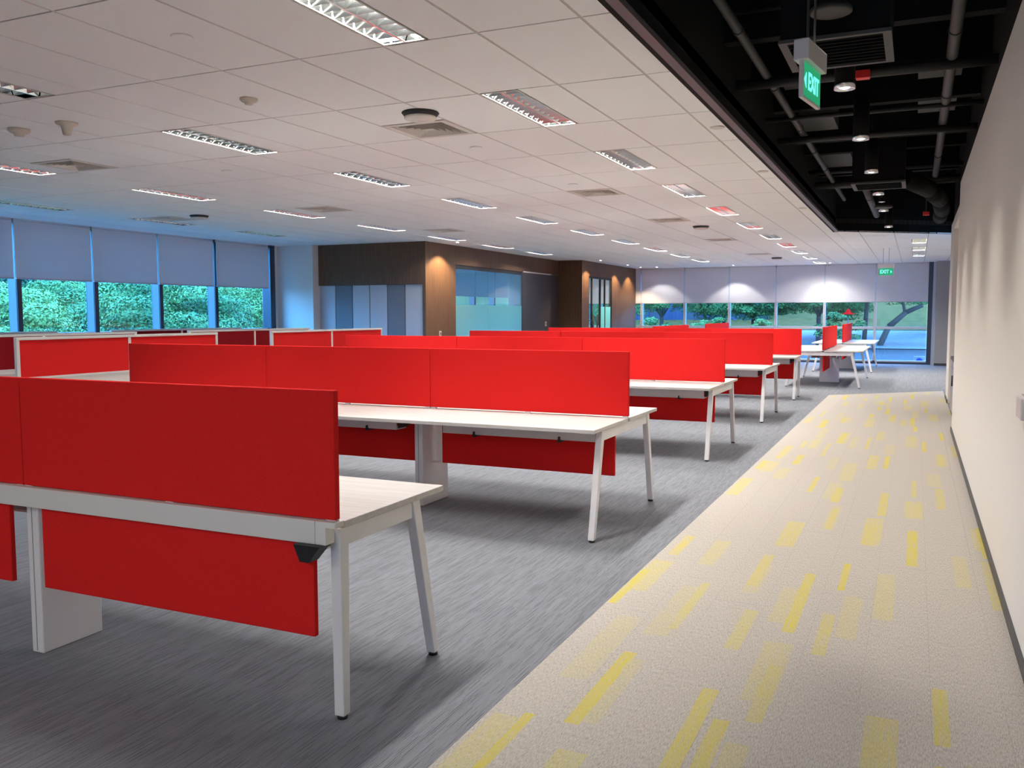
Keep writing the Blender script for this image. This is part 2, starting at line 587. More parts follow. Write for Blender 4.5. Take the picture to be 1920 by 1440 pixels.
# grid bars just above the tile faces
gb, gc = MB(), MB()
for i in range(IMIN, IMAX + 1):
    x = gx(i)
    ya = gy(JMIN) if x < XE else max(diag_y(x) + 0.02, 17)
    gb.box(x - 0.012, x + 0.012, ya, YB, ZC + 0.004, ZC + 0.02)
for j in range(JMIN, JMAX + 1):
    y = gy(j)
    gc.box(gx(IMIN), XE if y < 17.2 else XE + (y - 17.1) / DIAG if y < 19 else 1.7, y - 0.01, y + 0.01, ZC + 0.008, ZC + 0.022)
gb.build('ceiling_grid', M['tbar'], ceil)
gc.build('ceiling_cross_grid', M['plenum'], ceil)

# black open ceiling above the corridor -----------------------------------
ZT = 3.95
mb = MB()
mb.box(XE - 0.04, XE + 0.0, Y0, 17.1, ZC - 0.02, ZT)
struct('wall_bulkhead', mb, M['blackpaint'])
mb = MB()
dv = Vector((1.0, DIAG)).normalized()
p0, p1 = Vector((XE, 17.1)), Vector((1.7, diag_y(1.7)))
nn = Vector((-dv.y, dv.x)) * 0.04
mb.prism([(p0.x, p0.y), (p1.x, p1.y), (p1.x + nn.x, p1.y + nn.y), (p0.x + nn.x, p0.y + nn.y)], ZC - 0.005, ZT)
struct('wall_bulkhead_end', mb, M['blackpaint'])
struct('ceiling_black', MB().box(XE - 0.04, 1.7, Y0, 19.6, ZT, ZT + 0.1), M['blackpaint'])
mb = MB()
mb.box(XE - 0.006, XE + 0.052, Y0, 17.06, ZC - 0.022, ZC + 0.012)
struct('trim_1', mb, M['trim'])

# right wall ----------------------------------------------------------
wr = struct('wall_right', MB().box(XW, XW + 0.9, Y0, 12.4, 0, 3.1, 0.004), M['paintw'])
mb = MB()
mb.box(XW + 0.03, XW + 0.9, Y0, 12.38, 3.1, ZT)
mb.box(0.55, 1.35, 12.38, 17.3, 3.02, ZT)
mb.box(0.62, 1.7, 17.3, 19.3, 3.0, ZT)
struct('wall_right_upper', mb, M['blackpaint'])
mb = MB()
mb.box(0.86, 1.3, 12.4, 16.2, 0, 3.02)
struct('wall_right_niche', mb, M['paintw'])
struct('wall_right_far', MB().box(0.515, 1.3, 16.2, 17.34, 0, 3.02, 0.01), M['paintw'])
struct('wall_right_header', MB().box(0.515, 0.86, 12.4, 16.2, 2.86, 3.02), M['paintw'])
mb = MB()
mb.box(XW - 0.012, XW, Y0, 12.4, 0, 0.055)
mb.box(0.503, 0.515, 16.2, 17.34, 0, 0.06)
struct('baseboard_right', mb, M['darkgrey'])
struct('wall_right_end', MB().box(1.6, 1.75, 17.3, YB + 0.3, 0, ZC + 0.1), M['greywall'])
col_ = struct('wall_column', MB().box(0.50, 1.62, 27.95, YB + 0.2, 0.0, ZC + 0.02), M['greywall'])
struct('baseboard_column', MB().box(0.505, 1.6, 27.935, 27.95, 0, 0.07), M['darkgrey'])
struct('wall_back_camera', MB().box(XL - 0.2, 1.4, Y0 - 0.15, Y0, 0, ZC + 0.3), M['paintw'])

# glazing -------------------------------------------------------------
def bay_left(n, y0, y1):
    mb = MB()
    mb.box(XL - 0.20, XL - 0.02, y0 - 0.035, y0 + 0.035, 0, 3.1)        # mullion fin
    mb.box(XL - 0.22, XL - 0.02, y0, y1, -0.05, 0.1)                     # sill
    mb.box(XL - 0.22, XL - 0.02, y0, y1, ZC - 0.06, 3.12)                # head
    w = struct('window_%d' % n, mb, M['fin'])
    struct('mullion_cap', MB().box(XL - 0.02, XL, y0 - 0.03, y0 + 0.05, 0, ZC), M['navy'], w)
    struct('transom', MB().box(XL - 0.20, XL - 0.06, y0 + 0.035, y1 - 0.035, 1.12, 1.19), M['alu'], w)
    struct('pane', MB().box(XL - 0.19, XL - 0.18, y0 + 0.035, y1 - 0.035, 1.19, ZC - 0.06), M['glass'], w)
    struct('pane', MB().box(XL - 0.19, XL - 0.18, y0 + 0.035, y1 - 0.035, 0.10, 1.12), M['glass'], w)
    return w
BL = 1.43
nwin = 1
left_bays = []
for k in range(-3, 13):
    ya, yb = 9.41 + BL * k, 9.41 + BL * (k + 1)
    if k == 3: yb = 15.32
    if k == 4: ya, yb = 15.92, 9.41 + BL * 5
    bay_left(nwin, ya, yb)
    left_bays.append((nwin, k, ya, yb))
    nwin += 1
struct('wall_left', MB().box(XL - 0.22, XL - 0.02, Y0, 9.41 - BL * 3 - 0.04, 0, 3.12), M['paintw'])
struct('trim_2', MB().box(XL - 0.2, XL + 0.03, 15.30, 15.46, 0, ZC), M['navy'])
struct('wall_left_return', MB().box(XL - 0.22, -11.82, 15.6, 15.9, 0, ZC), M['paintw'])
struct('wall_left_stub', MB().box(XL - 0.25, XL - 0.02, 15.46, 15.6, 0, ZC), M['paintw'])

def bay_back(n, x0, x1):
    mb = MB()
    mb.box(x0 - 0.035, x0 + 0.035, YB + 0.0, YB + 0.18, 0, 3.1)
    mb.box(x0, x1, YB, YB + 0.2, -0.05, 0.1)
    mb.box(x0, x1, YB, YB + 0.2, ZC - 0.05, 3.12)
    w = struct('window_%d' % n, mb, M['alu'])
    struct('transom', MB().box(x0 + 0.035, x1 - 0.035, YB + 0.02, YB + 0.16, 1.03, 1.10), M['alu'], w)
    struct('pane', MB().box(x0 + 0.035, x1 - 0.035, YB + 0.13, YB + 0.14, 1.10, ZC - 0.05), M['glassback'], w)
    struct('pane', MB().box(x0 + 0.035, x1 - 0.035, YB + 0.13, YB + 0.14, 0.10, 1.03), M['glassback'], w)
    return w
back_x = [0.32 - BL * k for k in range(0, 7)]
back_bays = []
for k in range(6):
    bay_back(nwin, back_x[k + 1], back_x[k])
    back_bays.append((nwin, k, back_x[k + 1], back_x[k]))
    nwin += 1
for k in range(6, 8):
    bay_back(nwin, back_x[6] - BL * (k - 5), back_x[6] - BL * (k - 6))
    nwin += 1
struct('trim_3', MB().box(0.30, 0.42, YB - 0.04, YB + 0.2, 0, ZC), M['navy'])
struct('trim_4', MB().box(0.42, 0.52, YB - 0.02, YB + 0.2, 0, ZC), M['alu'])
struct('trim_5', MB().box(back_x[6], 0.30, YB - 0.03, YB + 0.02, 0.0, 0.06), M['navy'])

# roller blinds
ORD = ['first', 'second', 'third', 'fourth', 'fifth', 'sixth', 'seventh', 'eighth', 'ninth', 'tenth', 'eleventh']
vis_left = [b for b in left_bays if -1 <= b[1] <= 3]
for n, k, ya, yb in left_bays:
    inroom = k >= 4
    if k < -1 or 4 <= k < 9:
        continue
    e = empty('roller_blind', (XL + 0.03, (ya + yb) / 2 - (0.08 if k < 3 else 0.04), ZC), 0)
    h = (yb - ya) / 2 - 0.018
    if k == 3:
        h = (yb - ya) / 2 - 0.03
    MB().box(-0.004, 0.0, -h, h, -0.915, 0.0).build('fabric', M['blind'], e)
    MB().box(-0.012, 0.006, -h, h, -0.935, -0.912, 0.003).build('bottom_bar', M['alu'], e)
    MB().cyl((-0.02, -h, -0.03), (-0.02, h, -0.03), 0.022, seg=10).build('roller', M['alu'], e)
    if -1 <= k <= 3:
        lab = ['half lowered grey roller blind cut by the photo left edge, left windows',
               'half lowered grey roller blind, second from the photo left edge',
               'half lowered grey roller blind, middle one of five on the left windows',
               'half lowered grey roller blind, second from the white wall on the left windows',
               'half lowered grey roller blind next to the white wall on the left windows'][k + 1]
        tag(e, lab, 'blind', 'roller blinds on the left windows')
    else:
        tag(e, 'grey roller blind inside the glass walled meeting room, %s window from its far end' % ORD[12 - k] if inroom else 'grey roller blind on the left windows before the visible ones',
            'blind', 'blinds behind the meeting room glass' if inroom else 'left blinds out of the frame')
for n, k, xa, xb in back_bays:
    e = empty('roller_blind', ((xa + xb) / 2, YB - 0.035, ZC), 0)
    h = (xb - xa) / 2 - 0.018
    MB().box(-h, h, 0.0, 0.004, -1.125, 0.0).build('fabric', M['blind'], e)
    MB().box(-h, h, -0.006, 0.012, -1.147, -1.122, 0.003).build('bottom_bar', M['alu'], e)
    MB().cyl((-h, 0.02, -0.03), (h, 0.02, -0.03), 0.022, seg=10).build('roller', M['alu'], e)
    lab = ['grey roller blind behind the far exit sign at the right end of the back windows',
           'grey roller blind on the back windows, second from the right end',
           'grey roller blind on the back windows, third from the right end',
           'grey roller blind on the back windows, third from the brown wood wall',
           'grey roller blind on the back windows, second from the brown wood wall',
           'grey roller blind on the back windows touching the brown wood wall'][k]
    tag(e, lab, 'blind', 'roller blinds on the back windows')
for k in range(6, 8):
    e = empty('roller_blind', (back_x[6] - BL * (k - 5.5), YB - 0.035, ZC), 0)
    h = BL / 2 - 0.018
    MB().box(-h, h, 0.0, 0.004, -1.125, 0.0).build('fabric', M['blind'], e)
    MB().box(-h, h, -0.006, 0.012, -1.147, -1.122, 0.003).build('bottom_bar', M['alu'], e)
    tag(e, ['pale roller blind inside the end room next to the brown wall corner', 'pale roller blind seen through the black framed glass door'][k - 6], 'blind', 'blinds behind the glass door')

# ------------------------------------------------------------------ brown rooms
XR1, XR2 = -9.15, -8.45
mb = MB()
mb.box(-11.82, XR1, 15.8, 15.92, 2.1, ZC)
mb.box(-9.225, XR1, 15.8, 15.92, 0, 2.1)
wf = struct('wall_office_front', mb, M['wood'])
for k in range(6):
    xs = [-11.82, -11.404, -10.97, -10.531, -10.093, -9.661, -9.228]
    dark = k in (1, 4)
    struct('wall_panel', MB().box(xs[k] + 0.008, xs[k + 1] - 0.008, 15.83, 15.86, 0.0, 2.098, 0.003),
           M['paneld'] if dark else M['panelw'], wf)
struct('panel_backing', MB().box(-11.82, -9.225, 15.86, 15.9, 0, 2.1), M['black'], wf)
mb = MB()
mb.box(XR1 - 0.1, XR1, 15.921, 17.1, 0, ZC)
mb.box(XR1 - 0.1, XR1, 17.1, 23.2, 2.56, ZC)
struct('wall_office_side', mb, M['wood'])
gw = struct('window_glass_wall', MB().box(XR1 - 0.07, XR1 - 0.02, 17.1, 20.72, 2.48, 2.56).box(XR1 - 0.07, XR1 - 0.02, 17.1, 17.14, 0, 2.5)
            .box(XR1 - 0.07, XR1 - 0.02, 17.1, 20.72, 0.0, 0.05), M['black'])
for ya, yb in ((17.14, 18.78), (18.79, 20.72)):
    struct('pane', MB().box(XR1 - 0.05, XR1 - 0.04, ya, yb, 0.05, 2.48), M['glassclear'], gw)
    struct('frosted_film', MB().box(XR1 - 0.039, XR1 - 0.037, ya, yb, 0.55, 1.69), M['film'], gw)
ds = struct('door_1', MB().box(XR1 - 0.05, XR1 - 0.005, 20.73, 23.18, 0, 2.55, 0.003), M['slider'])
struct('door_track', MB().box(XR1 - 0.004, XR1 + 0.02, 20.74, 22.62, 2.545, 2.575), M['signwhite'], ds)
mb = MB()
mb.box(XR1 - 0.1, XR2, 23.2, 23.32, 0, ZC)
struct('wall_office_recess', mb, M['wood'])
mb = MB()
mb.box(XR2 - 0.1, XR2, 23.32, 23.76, 0, ZC)
mb.box(XR2 - 0.1, XR2, 23.76, 25.85, 2.56, ZC)
mb.box(XR2 - 0.1, XR2, 25.85, YB, 0, ZC)
struct('wall_office_end', mb, M['wood'])
mb = MB()
for y in (23.76, 24.08, 24.80, 25.24, 25.80):
    w = 0.055 if y in (24.80, 23.76, 25.80) else 0.03
    mb.box(XR2 - 0.06, XR2 - 0.01, y, y + w, 0, 2.56)
mb.box(XR2 - 0.06, XR2 - 0.01, 23.76, 25.85, 2.50, 2.56)
mb.box(XR2 - 0.06, XR2 - 0.01, 23.76, 25.85, 0.0, 0.06)
gd = struct('door_2', mb, M['black'])
struct('pane', MB().box(XR2 - 0.04, XR2 - 0.03, 23.8, 25.82, 0.06, 2.5), M['glassclear'], gd)
struct('frosted_film', MB().box(XR2 - 0.028, XR2 - 0.026, 24.86, 25.8, 0.3, 1.70), M['film'], gd)
for y in (24.0, 24.37):
    struct('door_handle', MB().cyl((XR2 + 0.05, y, 0.62), (XR2 + 0.05, y, 1.47), 0.022, seg=10)
           .cyl((XR2 - 0.02, y, 0.8), (XR2 + 0.05, y, 0.8), 0.015, seg=8)
           .cyl((XR2 - 0.02, y, 1.3), (XR2 + 0.05, y, 1.3), 0.015, seg=8), M['black'], gd)
# inside of the two enclosed rooms
mb = MB()
mb.box(XL - 0.2, XR1 - 0.1, 15.9, 23.3, ZC - 0.005, ZC + 0.05)
mb.box(XL - 0.2, XR2 - 0.1, 23.3, YB, ZC - 0.005, ZC + 0.05)
struct('ceiling_rooms', mb, M['plaster'])

struct('wall_between_rooms', MB().box(-10.75, -10.65, 23.3, YB, 0, ZC), M['paintw'])
struct('wall_back_left', MB().box(XL - 0.2, -11.15, YB, YB + 0.2, 0, 3.12), M['paintw'])
struct('wall_office_divider', MB().box(-10.7, XR1 - 0.1, 23.25, 23.32, 0, ZC), M['paintw'])

# wall sockets
def socket(loc, axis, label, mm='signwhite'):
    e = empty('wall_switch', loc, 0, label, 'switch')
    if axis == 'x':
        MB().box(0, 0.012, -0.045, 0.045, -0.06, 0.06, 0.003).build('plate', M[mm], e)
        MB().box(0.012, 0.017, -0.018, 0.018, -0.03, 0.03, 0.002).build('rocker', M['darkgrey'], e)
    else:
        MB().box(-0.014, 0, -0.075, 0.075, -0.055, 0.055, 0.004).build('plate', M[mm], e)
        MB().box(-0.020, -0.014, -0.05, 0.05, -0.035, 0.035, 0.003).build('rocker', M['signwhite'], e)
    return e
socket((XR1, 16.39, 1.07), 'x', 'white switch plate on the brown wall left of the meeting room glass')
socket((XR1, 22.26, 1.22), 'x', 'small pale switch plate on the dark sliding door panel')
e = empty('wall_box', (XW, 4.42, 1.06), 0, 'small pale box on the near end of the white right wall', 'wall box')
MB().box(-0.03, 0, -0.10, 0.10, -0.04, 0.055, 0.006).build('cover', M['signwhite'], e)
MB().box(-0.008, 0, -0.11, 0.11, -0.045, 0.06, 0.002).build('back_plate', M['greywall'], e)

# ------------------------------------------------------------------ desks
BW = 1.62
def make_desk(nb, sides, rail=False):
    """bench desk; right end at x = 0, running to -x, screen on y = 0"""
    root = empty('bench_desk', (0, 0, 0))
    Ld = nb * BW
    for s in sides:
        for b in range(nb):
            xa, xb = -(b + 1) * BW + 0.001, -b * BW - 0.001
            ya, yb = sorted((s * 0.022, s * 0.75))
            MB().box(xa, xb, ya, yb, 0.715, 0.74, 0.0025).build('tabletop', M['laminate'], root)
    ys = -0.02 if rail else 0.0
    for b in range(nb):
        xa, xb = -(b + 1) * BW + 0.002, -b * BW - 0.002
        MB().box(xa, xb, ys - 0.015, ys + 0.015, 0.752, 1.213, 0.004).build('screen', M['red'], root)
        MB().box(xa + 0.1, xb - 0.1, ys - 0.012, ys + 0.012, 0.314, 0.662, 0.004).build('modesty_panel', M['red'], root)
        cb = MB()
        for x in (xa + 0.005, xb - 0.045, (xa + xb) / 2):
            cb.box(x, x + 0.04, ys - 0.01, ys + 0.01, 0.735, 0.756)
        cb.build('screen_brackets', M['white'], root, kind='stuff')
    # pedestals
    for b in range(1, nb):
        x = -b * BW
        y0 = -0.2 if -1 in sides else 0.0
        y1 = 0.2 if 1 in sides else 0.0
        if len(sides) == 1:
            y0, y1 = (0.0, 0.31) if 1 in sides else (-0.31, 0.0)
        pd = MB().box(x - 0.036, x + 0.036, y0, y1, 0.0, 0.655, 0.006).build('pedestal', M['white'], root)
        yy = y0 if -1 in sides or len(sides) == 1 else y0
        MB().box(x - 0.004, x + 0.0, yy - 0.002, yy + 0.002, 0.01, 0.65).build('groove', M['greywall'], pd)
        MB().box(x - 0.05, x + 0.05, y0 + 0.03, y1 - 0.03, 0.655, 0.714).build('pedestal_bracket', M['darkgrey'], root)
    # end frames
    for x in (-0.032, -Ld + 0.032):
        spec = []
        if -1 in sides: spec.append((-0.70, -0.535))
        if 1 in sides: spec.append((0.70, 0.535))
        if len(sides) == 1: spec.append((0.03 * sides[0], 0.03 * sides[0]))
        for yf, yt in spec:
            h = 0.022
            hb = 0.021
            sgn = 1 if yf >= 0 else -1
            lg = MB().hexa([(x - hb, yf - hb, 0.014), (x + hb, yf - hb, 0.014), (x + hb, yf + hb, 0.014), (x - hb, yf + hb, 0.014),
                            (x - h, yt - 0.028, 0.714), (x + h, yt - 0.028, 0.714), (x + h, yt + 0.028, 0.714), (x - h, yt + 0.028, 0.714)], 0.004).build('leg', M['white'], root)
            MB().cyl((x, yf, 0.0), (x, yf, 0.016), 0.02, seg=12).build('foot', M['black'], lg)
        ya = min(t[1] for t in spec) + 0.02
        yb = max(t[1] for t in spec) - 0.02
        MB().box(x - 0.014, x + 0.014, ya, yb, 0.642, 0.709, 0.003).build('end_beam', M['white'], root)
    # cable trays
    for s in sides:
        for b in range(nb):
            xa, xb = -(b + 1) * BW + 0.24, -b * BW - 0.17
            ya, yb = sorted((s * 0.235, s * 0.247))
            t = MB().box(xa, xb, ya, yb, 0.592, 0.690)
            yc, yd = sorted((s * 0.10, s * 0.247))
            t.box(xa, xb, yc, yd, 0.588, 0.598)
            tr = t.build('cable_tray', M['white'], root)
            q = MB()
            for fx in (0.22, 0.78):
                xx = xa + (xb - xa) * fx
                q.box(xx - 0.012, xx + 0.012, yc if s > 0 else yc - 0.012, yd + (0.012 if s > 0 else 0), 0.572, 0.592)
                q.box(xx - 0.006, xx + 0.006, *(sorted((s * 0.247, s * 0.262))), 0.585, 0.612)
            q.build('cable_clip', M['black'], tr)
            q = MB()
            for fa, fb in ((0.12, 0.42), (0.55, 0.85)):
                q.box(xa + (xb - xa) * fa, xa + (xb - xa) * fb, *(sorted((s * 0.25, s * 0.40))), 0.700, 0.714)
            q.build('cable_flap', M['black'], root)
            MB().hexa([(xb + 0.01, min(s * .1, s * .24), 0.60), (xb + 0.055, min(s * .1, s * .24), 0.63), (xb + 0.055, max(s * .1, s * .24), 0.63), (xb + 0.01, max(s * .1, s * .24), 0.60),
                       (xb + 0.0, min(s * .05, s * .24), 0.712), (xb + 0.11, min(s * .05, s * .24), 0.712), (xb + 0.11, max(s * .05, s * .24), 0.712), (xb + 0.0, max(s * .05, s * .24), 0.712)]
                      ).build('tray_bracket', M['black'], root)
    if rail:
        s = -sides[0]
        ya, yb = sorted((s * 0.004, s * 0.058))
        MB().box(-Ld + 0.02, -0.075, ya, yb, 0.664, 0.749, 0.003).build('spine_rail', M['offwhite'], root)
        r2 = MB().box(-0.074, -0.028, ya, yb, 0.664, 0.749, 0.003)
        yl = sorted((s * 0.0, s * 0.06))
        r2.box(-0.03, 0.012, ya, yb, 0.727, 0.7495, 0.003)
        r2.build('rail_end_cap', M['offwhite'], root)
        MB().hexa([(-0.13, -0.075 if s < 0 else .02, 0.60), (-0.09, -0.075 if s < 0 else .02, 0.60), (-0.09, -0.02 if s < 0 else .075, 0.60), (-0.13, -0.02 if s < 0 else .075, 0.60),
                   (-0.15, -0.085 if s < 0 else .02, 0.664), (-0.035, -0.085 if s < 0 else .02, 0.664), (-0.035, -0.02 if s < 0 else .085, 0.664), (-0.15, -0.02 if s < 0 else .085, 0.664)]
                  ).build('rail_bracket', M['black'], root)
    return root

ROWY = [2.568 + 3.4777 * k for k in range(5)]
GD = 'long white bench desks with red screens'
def place(o, loc, rz, label, group=GD):
    o.location = loc
    o.rotation_euler = (0, 0, rz)
    tag(o, label, 'desk', group)
place(make_desk(3, (1,), True), (-1.84, ROWY[0], 0), 0, 'nearest white bench desk, its red screen and white spine rail facing the camera')
d1 = make_desk(3, (-1, 1))
place(d1, (-1.84, ROWY[1], 0), 0, 'double white bench desk with red screen, second row from the camera')
for k, lab in ((2, 'double white bench desk with red screen, third row from the camera'),
               (3, 'double white bench desk with red screen, fourth row from the camera')):
    place(copy_tree(d1), (-1.84, ROWY[k], 0), 0, lab)
place(make_desk(3, (-1,), True), (-1.84, ROWY[4], 0), 0, 'single sided white bench desk with red screen, fifth row, last of the long rows')
t1 = make_desk(2, (-1, 1))
GT = 'turned bench desks before the back windows'
place(t1, (-1.68, 21.94, 0), math.pi / 2, 'white bench desk turned sideways, nearer one at the right beside the aisle', GT)
place(copy_tree(t1), (-1.68, 27.16, 0), math.pi / 2, 'white bench desk turned sideways, nearest the back windows at the right', GT)
place(copy_tree(t1), (-5.17, 21.94, 0), math.pi / 2, 'sideways bench desk behind the last long row, left red screen top showing', GT)
place(copy_tree(t1), (-5.17, 27.16, 0), math.pi / 2, 'sideways bench desk at the back windows, red screen top rising highest behind the rows', GT)

# ------------------------------------------------------------------ framed workstations at the left
def make_station(fab, worktops):
    root = empty('framed_partition', (0, 0, 0))
    P = 1.49
    for k in range(3):
        MB().box(-0.02, 0.02, k * P - 0.02, k * P + 0.02, 0, 1.205, 0.003).build('post', M['offwhite'], root)
    MB().box(-0.022, 0.022, -0.02, 2 * P + 0.02, 1.205, 1.236, 0.003).build('top_rail', M['offwhite'], root)
    for k in range(2):
        ya, yb = k * P + 0.02, (k + 1) * P - 0.02
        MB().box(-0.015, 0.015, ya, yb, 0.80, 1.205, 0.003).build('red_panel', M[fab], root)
        MB().box(-0.019, 0.019, ya, yb, 0.775, 0.80).build('middle_rail', M['offwhite'], root)
        MB().box(-0.014, 0.014, ya, yb, 0.06, 0.775, 0.002).build('lower_panel', M['offwhite'], root)
        for s in worktops:
            xa, xb = sorted((s * 0.022, s * 0.66))
            MB().box(xa, xb, ya - 0.01, yb + 0.01, 0.715, 0.742, 0.003).build('worktop', M['laminate'], root)
    for s in worktops:
        for y in (0.03, P, 2 * P - 0.03):
            xa, xb = sorted((s * 0.05, s * 0.60))
            MB().box(xa, xb, y - 0.012, y + 0.012, 0, 0.715).build('side_panel', M['offwhite'], root)
    return root
GS = 'white framed red partitions by the left windows'
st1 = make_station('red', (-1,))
st2 = make_station('shaded_red', (1, -1))
st3 = make_station('shaded_red', (-1,))
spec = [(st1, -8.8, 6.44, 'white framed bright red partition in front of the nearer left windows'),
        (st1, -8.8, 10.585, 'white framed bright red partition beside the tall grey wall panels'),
        (st2, -10.3, 6.42, 'red framed partition with shade in its colour, behind the nearer bright framed one'),
        (st2, -10.3, 10.45, 'red framed partition with shade in its colour, between the two bright framed ones'),
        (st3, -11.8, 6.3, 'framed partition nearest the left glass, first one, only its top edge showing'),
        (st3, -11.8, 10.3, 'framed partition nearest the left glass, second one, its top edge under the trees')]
used = set()
for o, x, y, lab in spec:
    if id(o) in used:
        o = copy_tree(o)
    used.add(id(o))
    o.location = (x, y, 0)
    tag(o, lab, 'partition', GS)

# ------------------------------------------------------------------ ceiling fittings
FL = SY - 0.02
def make_light(fine, on):
    """recessed fluorescent fitting with a mirror louvre; origin at its left near corner on the ceiling plane"""
    root = empty('ceiling_light', (0, 0, 0))
    x0, x1, y0, y1 = 0.012, FIXW - 0.004, 0.01, FL
    fr = MB()
    fr.box(x0, x0 + 0.009, y0, y1, -0.003, 0.002)
    fr.box(x1 - 0.009, x1, y0, y1, -0.003, 0.002)
    fr.box(x0, x1, y0, y0 + 0.009, -0.003, 0.002)
    fr.box(x0, x1, y1 - 0.009, y1, -0.003, 0.002)
    fr.build('frame', M['diffuser'], root)
    h = MB()
    h.box(x0, x1, y0, y1, 0.085, 0.095)
    h.box(x0, x0 + 0.006, y0, y1, 0.002, 0.085)
    h.box(x1 - 0.006, x1, y0, y1, 0.002, 0.085)
    h.box(x0, x1, y0, y0 + 0.006, 0.002, 0.085)
    h.box(x0, x1, y1 - 0.006, y1, 0.002, 0.085)
    h.build('reflector', M['innerref'], root)
    xm = (x0 + x1) / 2
    for xa in (x0 + 0.075, x1 - 0.075):
        MB().cyl((xa, y0 + 0.03, 0.062), (xa, y1 - 0.03, 0.062), 0.009, seg=8).build('tube', M['tube' if on else 'tubeoff'], root)
    MB().hexa([(xm - 0.007, y0 + .012, 0.0), (xm + 0.007, y0 + .012, 0.0), (xm + 0.007, y1 - .012, 0.0), (xm - 0.007, y1 - .012, 0.0),
               (xm - 0.022, y0 + .012, 0.045), (xm + 0.022, y0 + .012, 0.045), (xm + 0.022, y1 - .012, 0.045), (xm - 0.022, y1 - .012, 0.045)]).build('louvre_spine', M['mirror'], root)
    nbl = 12 if fine else 10
    allb = MB()
    for k in range(1, nbl):
        y = y0 + (y1 - y0) * k / nbl
        for xa, xb in ((x0 + 0.012, xm - 0.007), (xm + 0.007, x1 - 0.012)):
            mb = MB() if fine else allb
            xq = (xa + xb) / 2
            # blades bow towards the middle of the cell
            mb.hexa([(xa, y - 0.002, 0.002), (xb, y - 0.002, 0.002), (xb, y + 0.002, 0.002), (xa, y + 0.002, 0.002),
                     (xa, y - 0.015, 0.040), (xb, y - 0.015, 0.040), (xb, y + 0.015, 0.040), (xa, y + 0.015, 0.040)])
            if fine:
                mb.build('louvre_blade', M['mirror'], root)
    if fine:
        allb.bm.free()
    else:
        allb.build('louvre_blades', M['mirror'], root, kind='stuff')
    return root
protos = {}
ROWN = {'A': 'row nearest the black ceiling', 'B': 'second light row from the black ceiling', 'C': 'third light row from the black ceiling',
        'D': 'light row nearest the left windows', 'E': 'lights under the white ceiling past the black recess'}
POW = {'A': 1.0, 'B': 0.8, 'C': 0.4, 'D': 0.0, 'E': 1.0}
seen_n = {}
for i, j, side, col, n in LIGHTS:
    on = POW[col] > 0 and not (col == 'B' and n == 0)
    fine = (col, n) in (('A', 0), ('A', 1), ('B', 0), ('B', 1))
    key = (fine, on)
    if key not in protos:
        protos[key] = o = make_light(fine, on)
    else:
        o = copy_tree(protos[key])
    x = gx(i) if side == 'L' else gx(i) + SX - FIXW - 0.008
    o.location = (x, gy(j), ZC)
    if col == 'E':
        lab = 'recessed louvre light, %s of the three past the black ceiling at the right' % ORD[n]
    elif col == 'D':
        lab = 'recessed louvre light, %s from the camera in the %s' % (ORD[n], ROWN[col])
    else:
        lab = 'recessed louvre light, %s from the camera in the %s' % (ORD[n], ROWN[col])
    tag(o, lab, 'ceiling light', 'recessed louvre lights')
    if on:
        ld = bpy.data.lights.new('fluorescent_or_fill_lamp', 'AREA')
        ld.shape = 'RECTANGLE'
        ld.size = 0.13
        ld.size_y = 1.05
        ld.energy = W_FLUO * POW[col]
        ld.color = (1.0, 0.955, 0.905)
        lo = bpy.data.objects.new('fluorescent_or_fill_lamp', ld)
        lo.location = (x + FIXW / 2, gy(j) + SY / 2, ZC + 0.080)
        COL.objects.link(lo)

for x_, y_, w_ in ((-2.6, -1.0, 0.15), (-5.6, -2.6, 0.18), (-1.8, -3.2, 0.2)):  # unseen fill lamps added behind the camera, no fittings there
    ld = bpy.data.lights.new('fluorescent_or_fill_lamp', 'AREA')
    ld.shape = 'RECTANGLE'
    ld.size, ld.size_y = 0.22, 1.05
    ld.energy = W_FLUO * w_
    ld.color = (1.0, 0.955, 0.905)
    lo = bpy.data.objects.new('fluorescent_or_fill_lamp', ld)
    lo.location = (x_, y_, ZC - 0.01)
    COL.objects.link(lo)

def make_diffuser():
    root = empty('air_diffuser', (0, 0, 0))
    h = SX / 2 - 0.012
    fr = MB()
    def ring(mb, a, b, z0, z1):
        for (xa, xb, ya, yb) in ((-a, a, -a, -b), (-a, a, b, a), (-a, -b, -b, b), (b, a, -b, b)):
            mb.box(xa, xb, ya, yb, z0, z1)
    ring(fr, h, h - 0.05, -0.004, 0.01)
    fr.build('frame', M['diffuser'], root)
    MB().box(-h, h, -h, h, 0.06, 0.07).build('duct_opening', M['black'], root)
    for k in range(5):
        a = h - 0.055 - k * 0.042
        b = a - 0.022
        mb = MB()
        # sloping vane: outer edge low, inner edge high
        cs = ((-1, -1), (1, -1), (1, 1), (-1, 1))
        lo = [mb.bm.verts.new((p_ * a, q_ * a, -0.006)) for p_, q_ in cs]
        hi = [mb.bm.verts.new((p_ * b, q_ * b, 0.034)) for p_, q_ in cs]
        lo2 = [mb.bm.verts.new((p_ * a, q_ * a, -0.003)) for p_, q_ in cs]
        hi2 = [mb.bm.verts.new((p_ * b, q_ * b, 0.037)) for p_, q_ in cs]
        for q in range(4):
            r = (q + 1) % 4
            mb.bm.faces.new((lo[q], lo[r], hi[r], hi[q]))
            mb.bm.faces.new((lo2[q], lo2[r], hi2[r], hi2[q]))
            mb.bm.faces.new((lo[q], lo[r], lo2[r], lo2[q]))
            mb.bm.faces.new((hi[q], hi[r], hi2[r], hi2[q]))
        mb.build('vane', M['diffuser'], root)
    MB().box(-0.035, 0.035, -0.035, 0.035, 0.0, 0.03).build('centre_plate', M['diffuser'], root)
    return root
dp = make_diffuser()
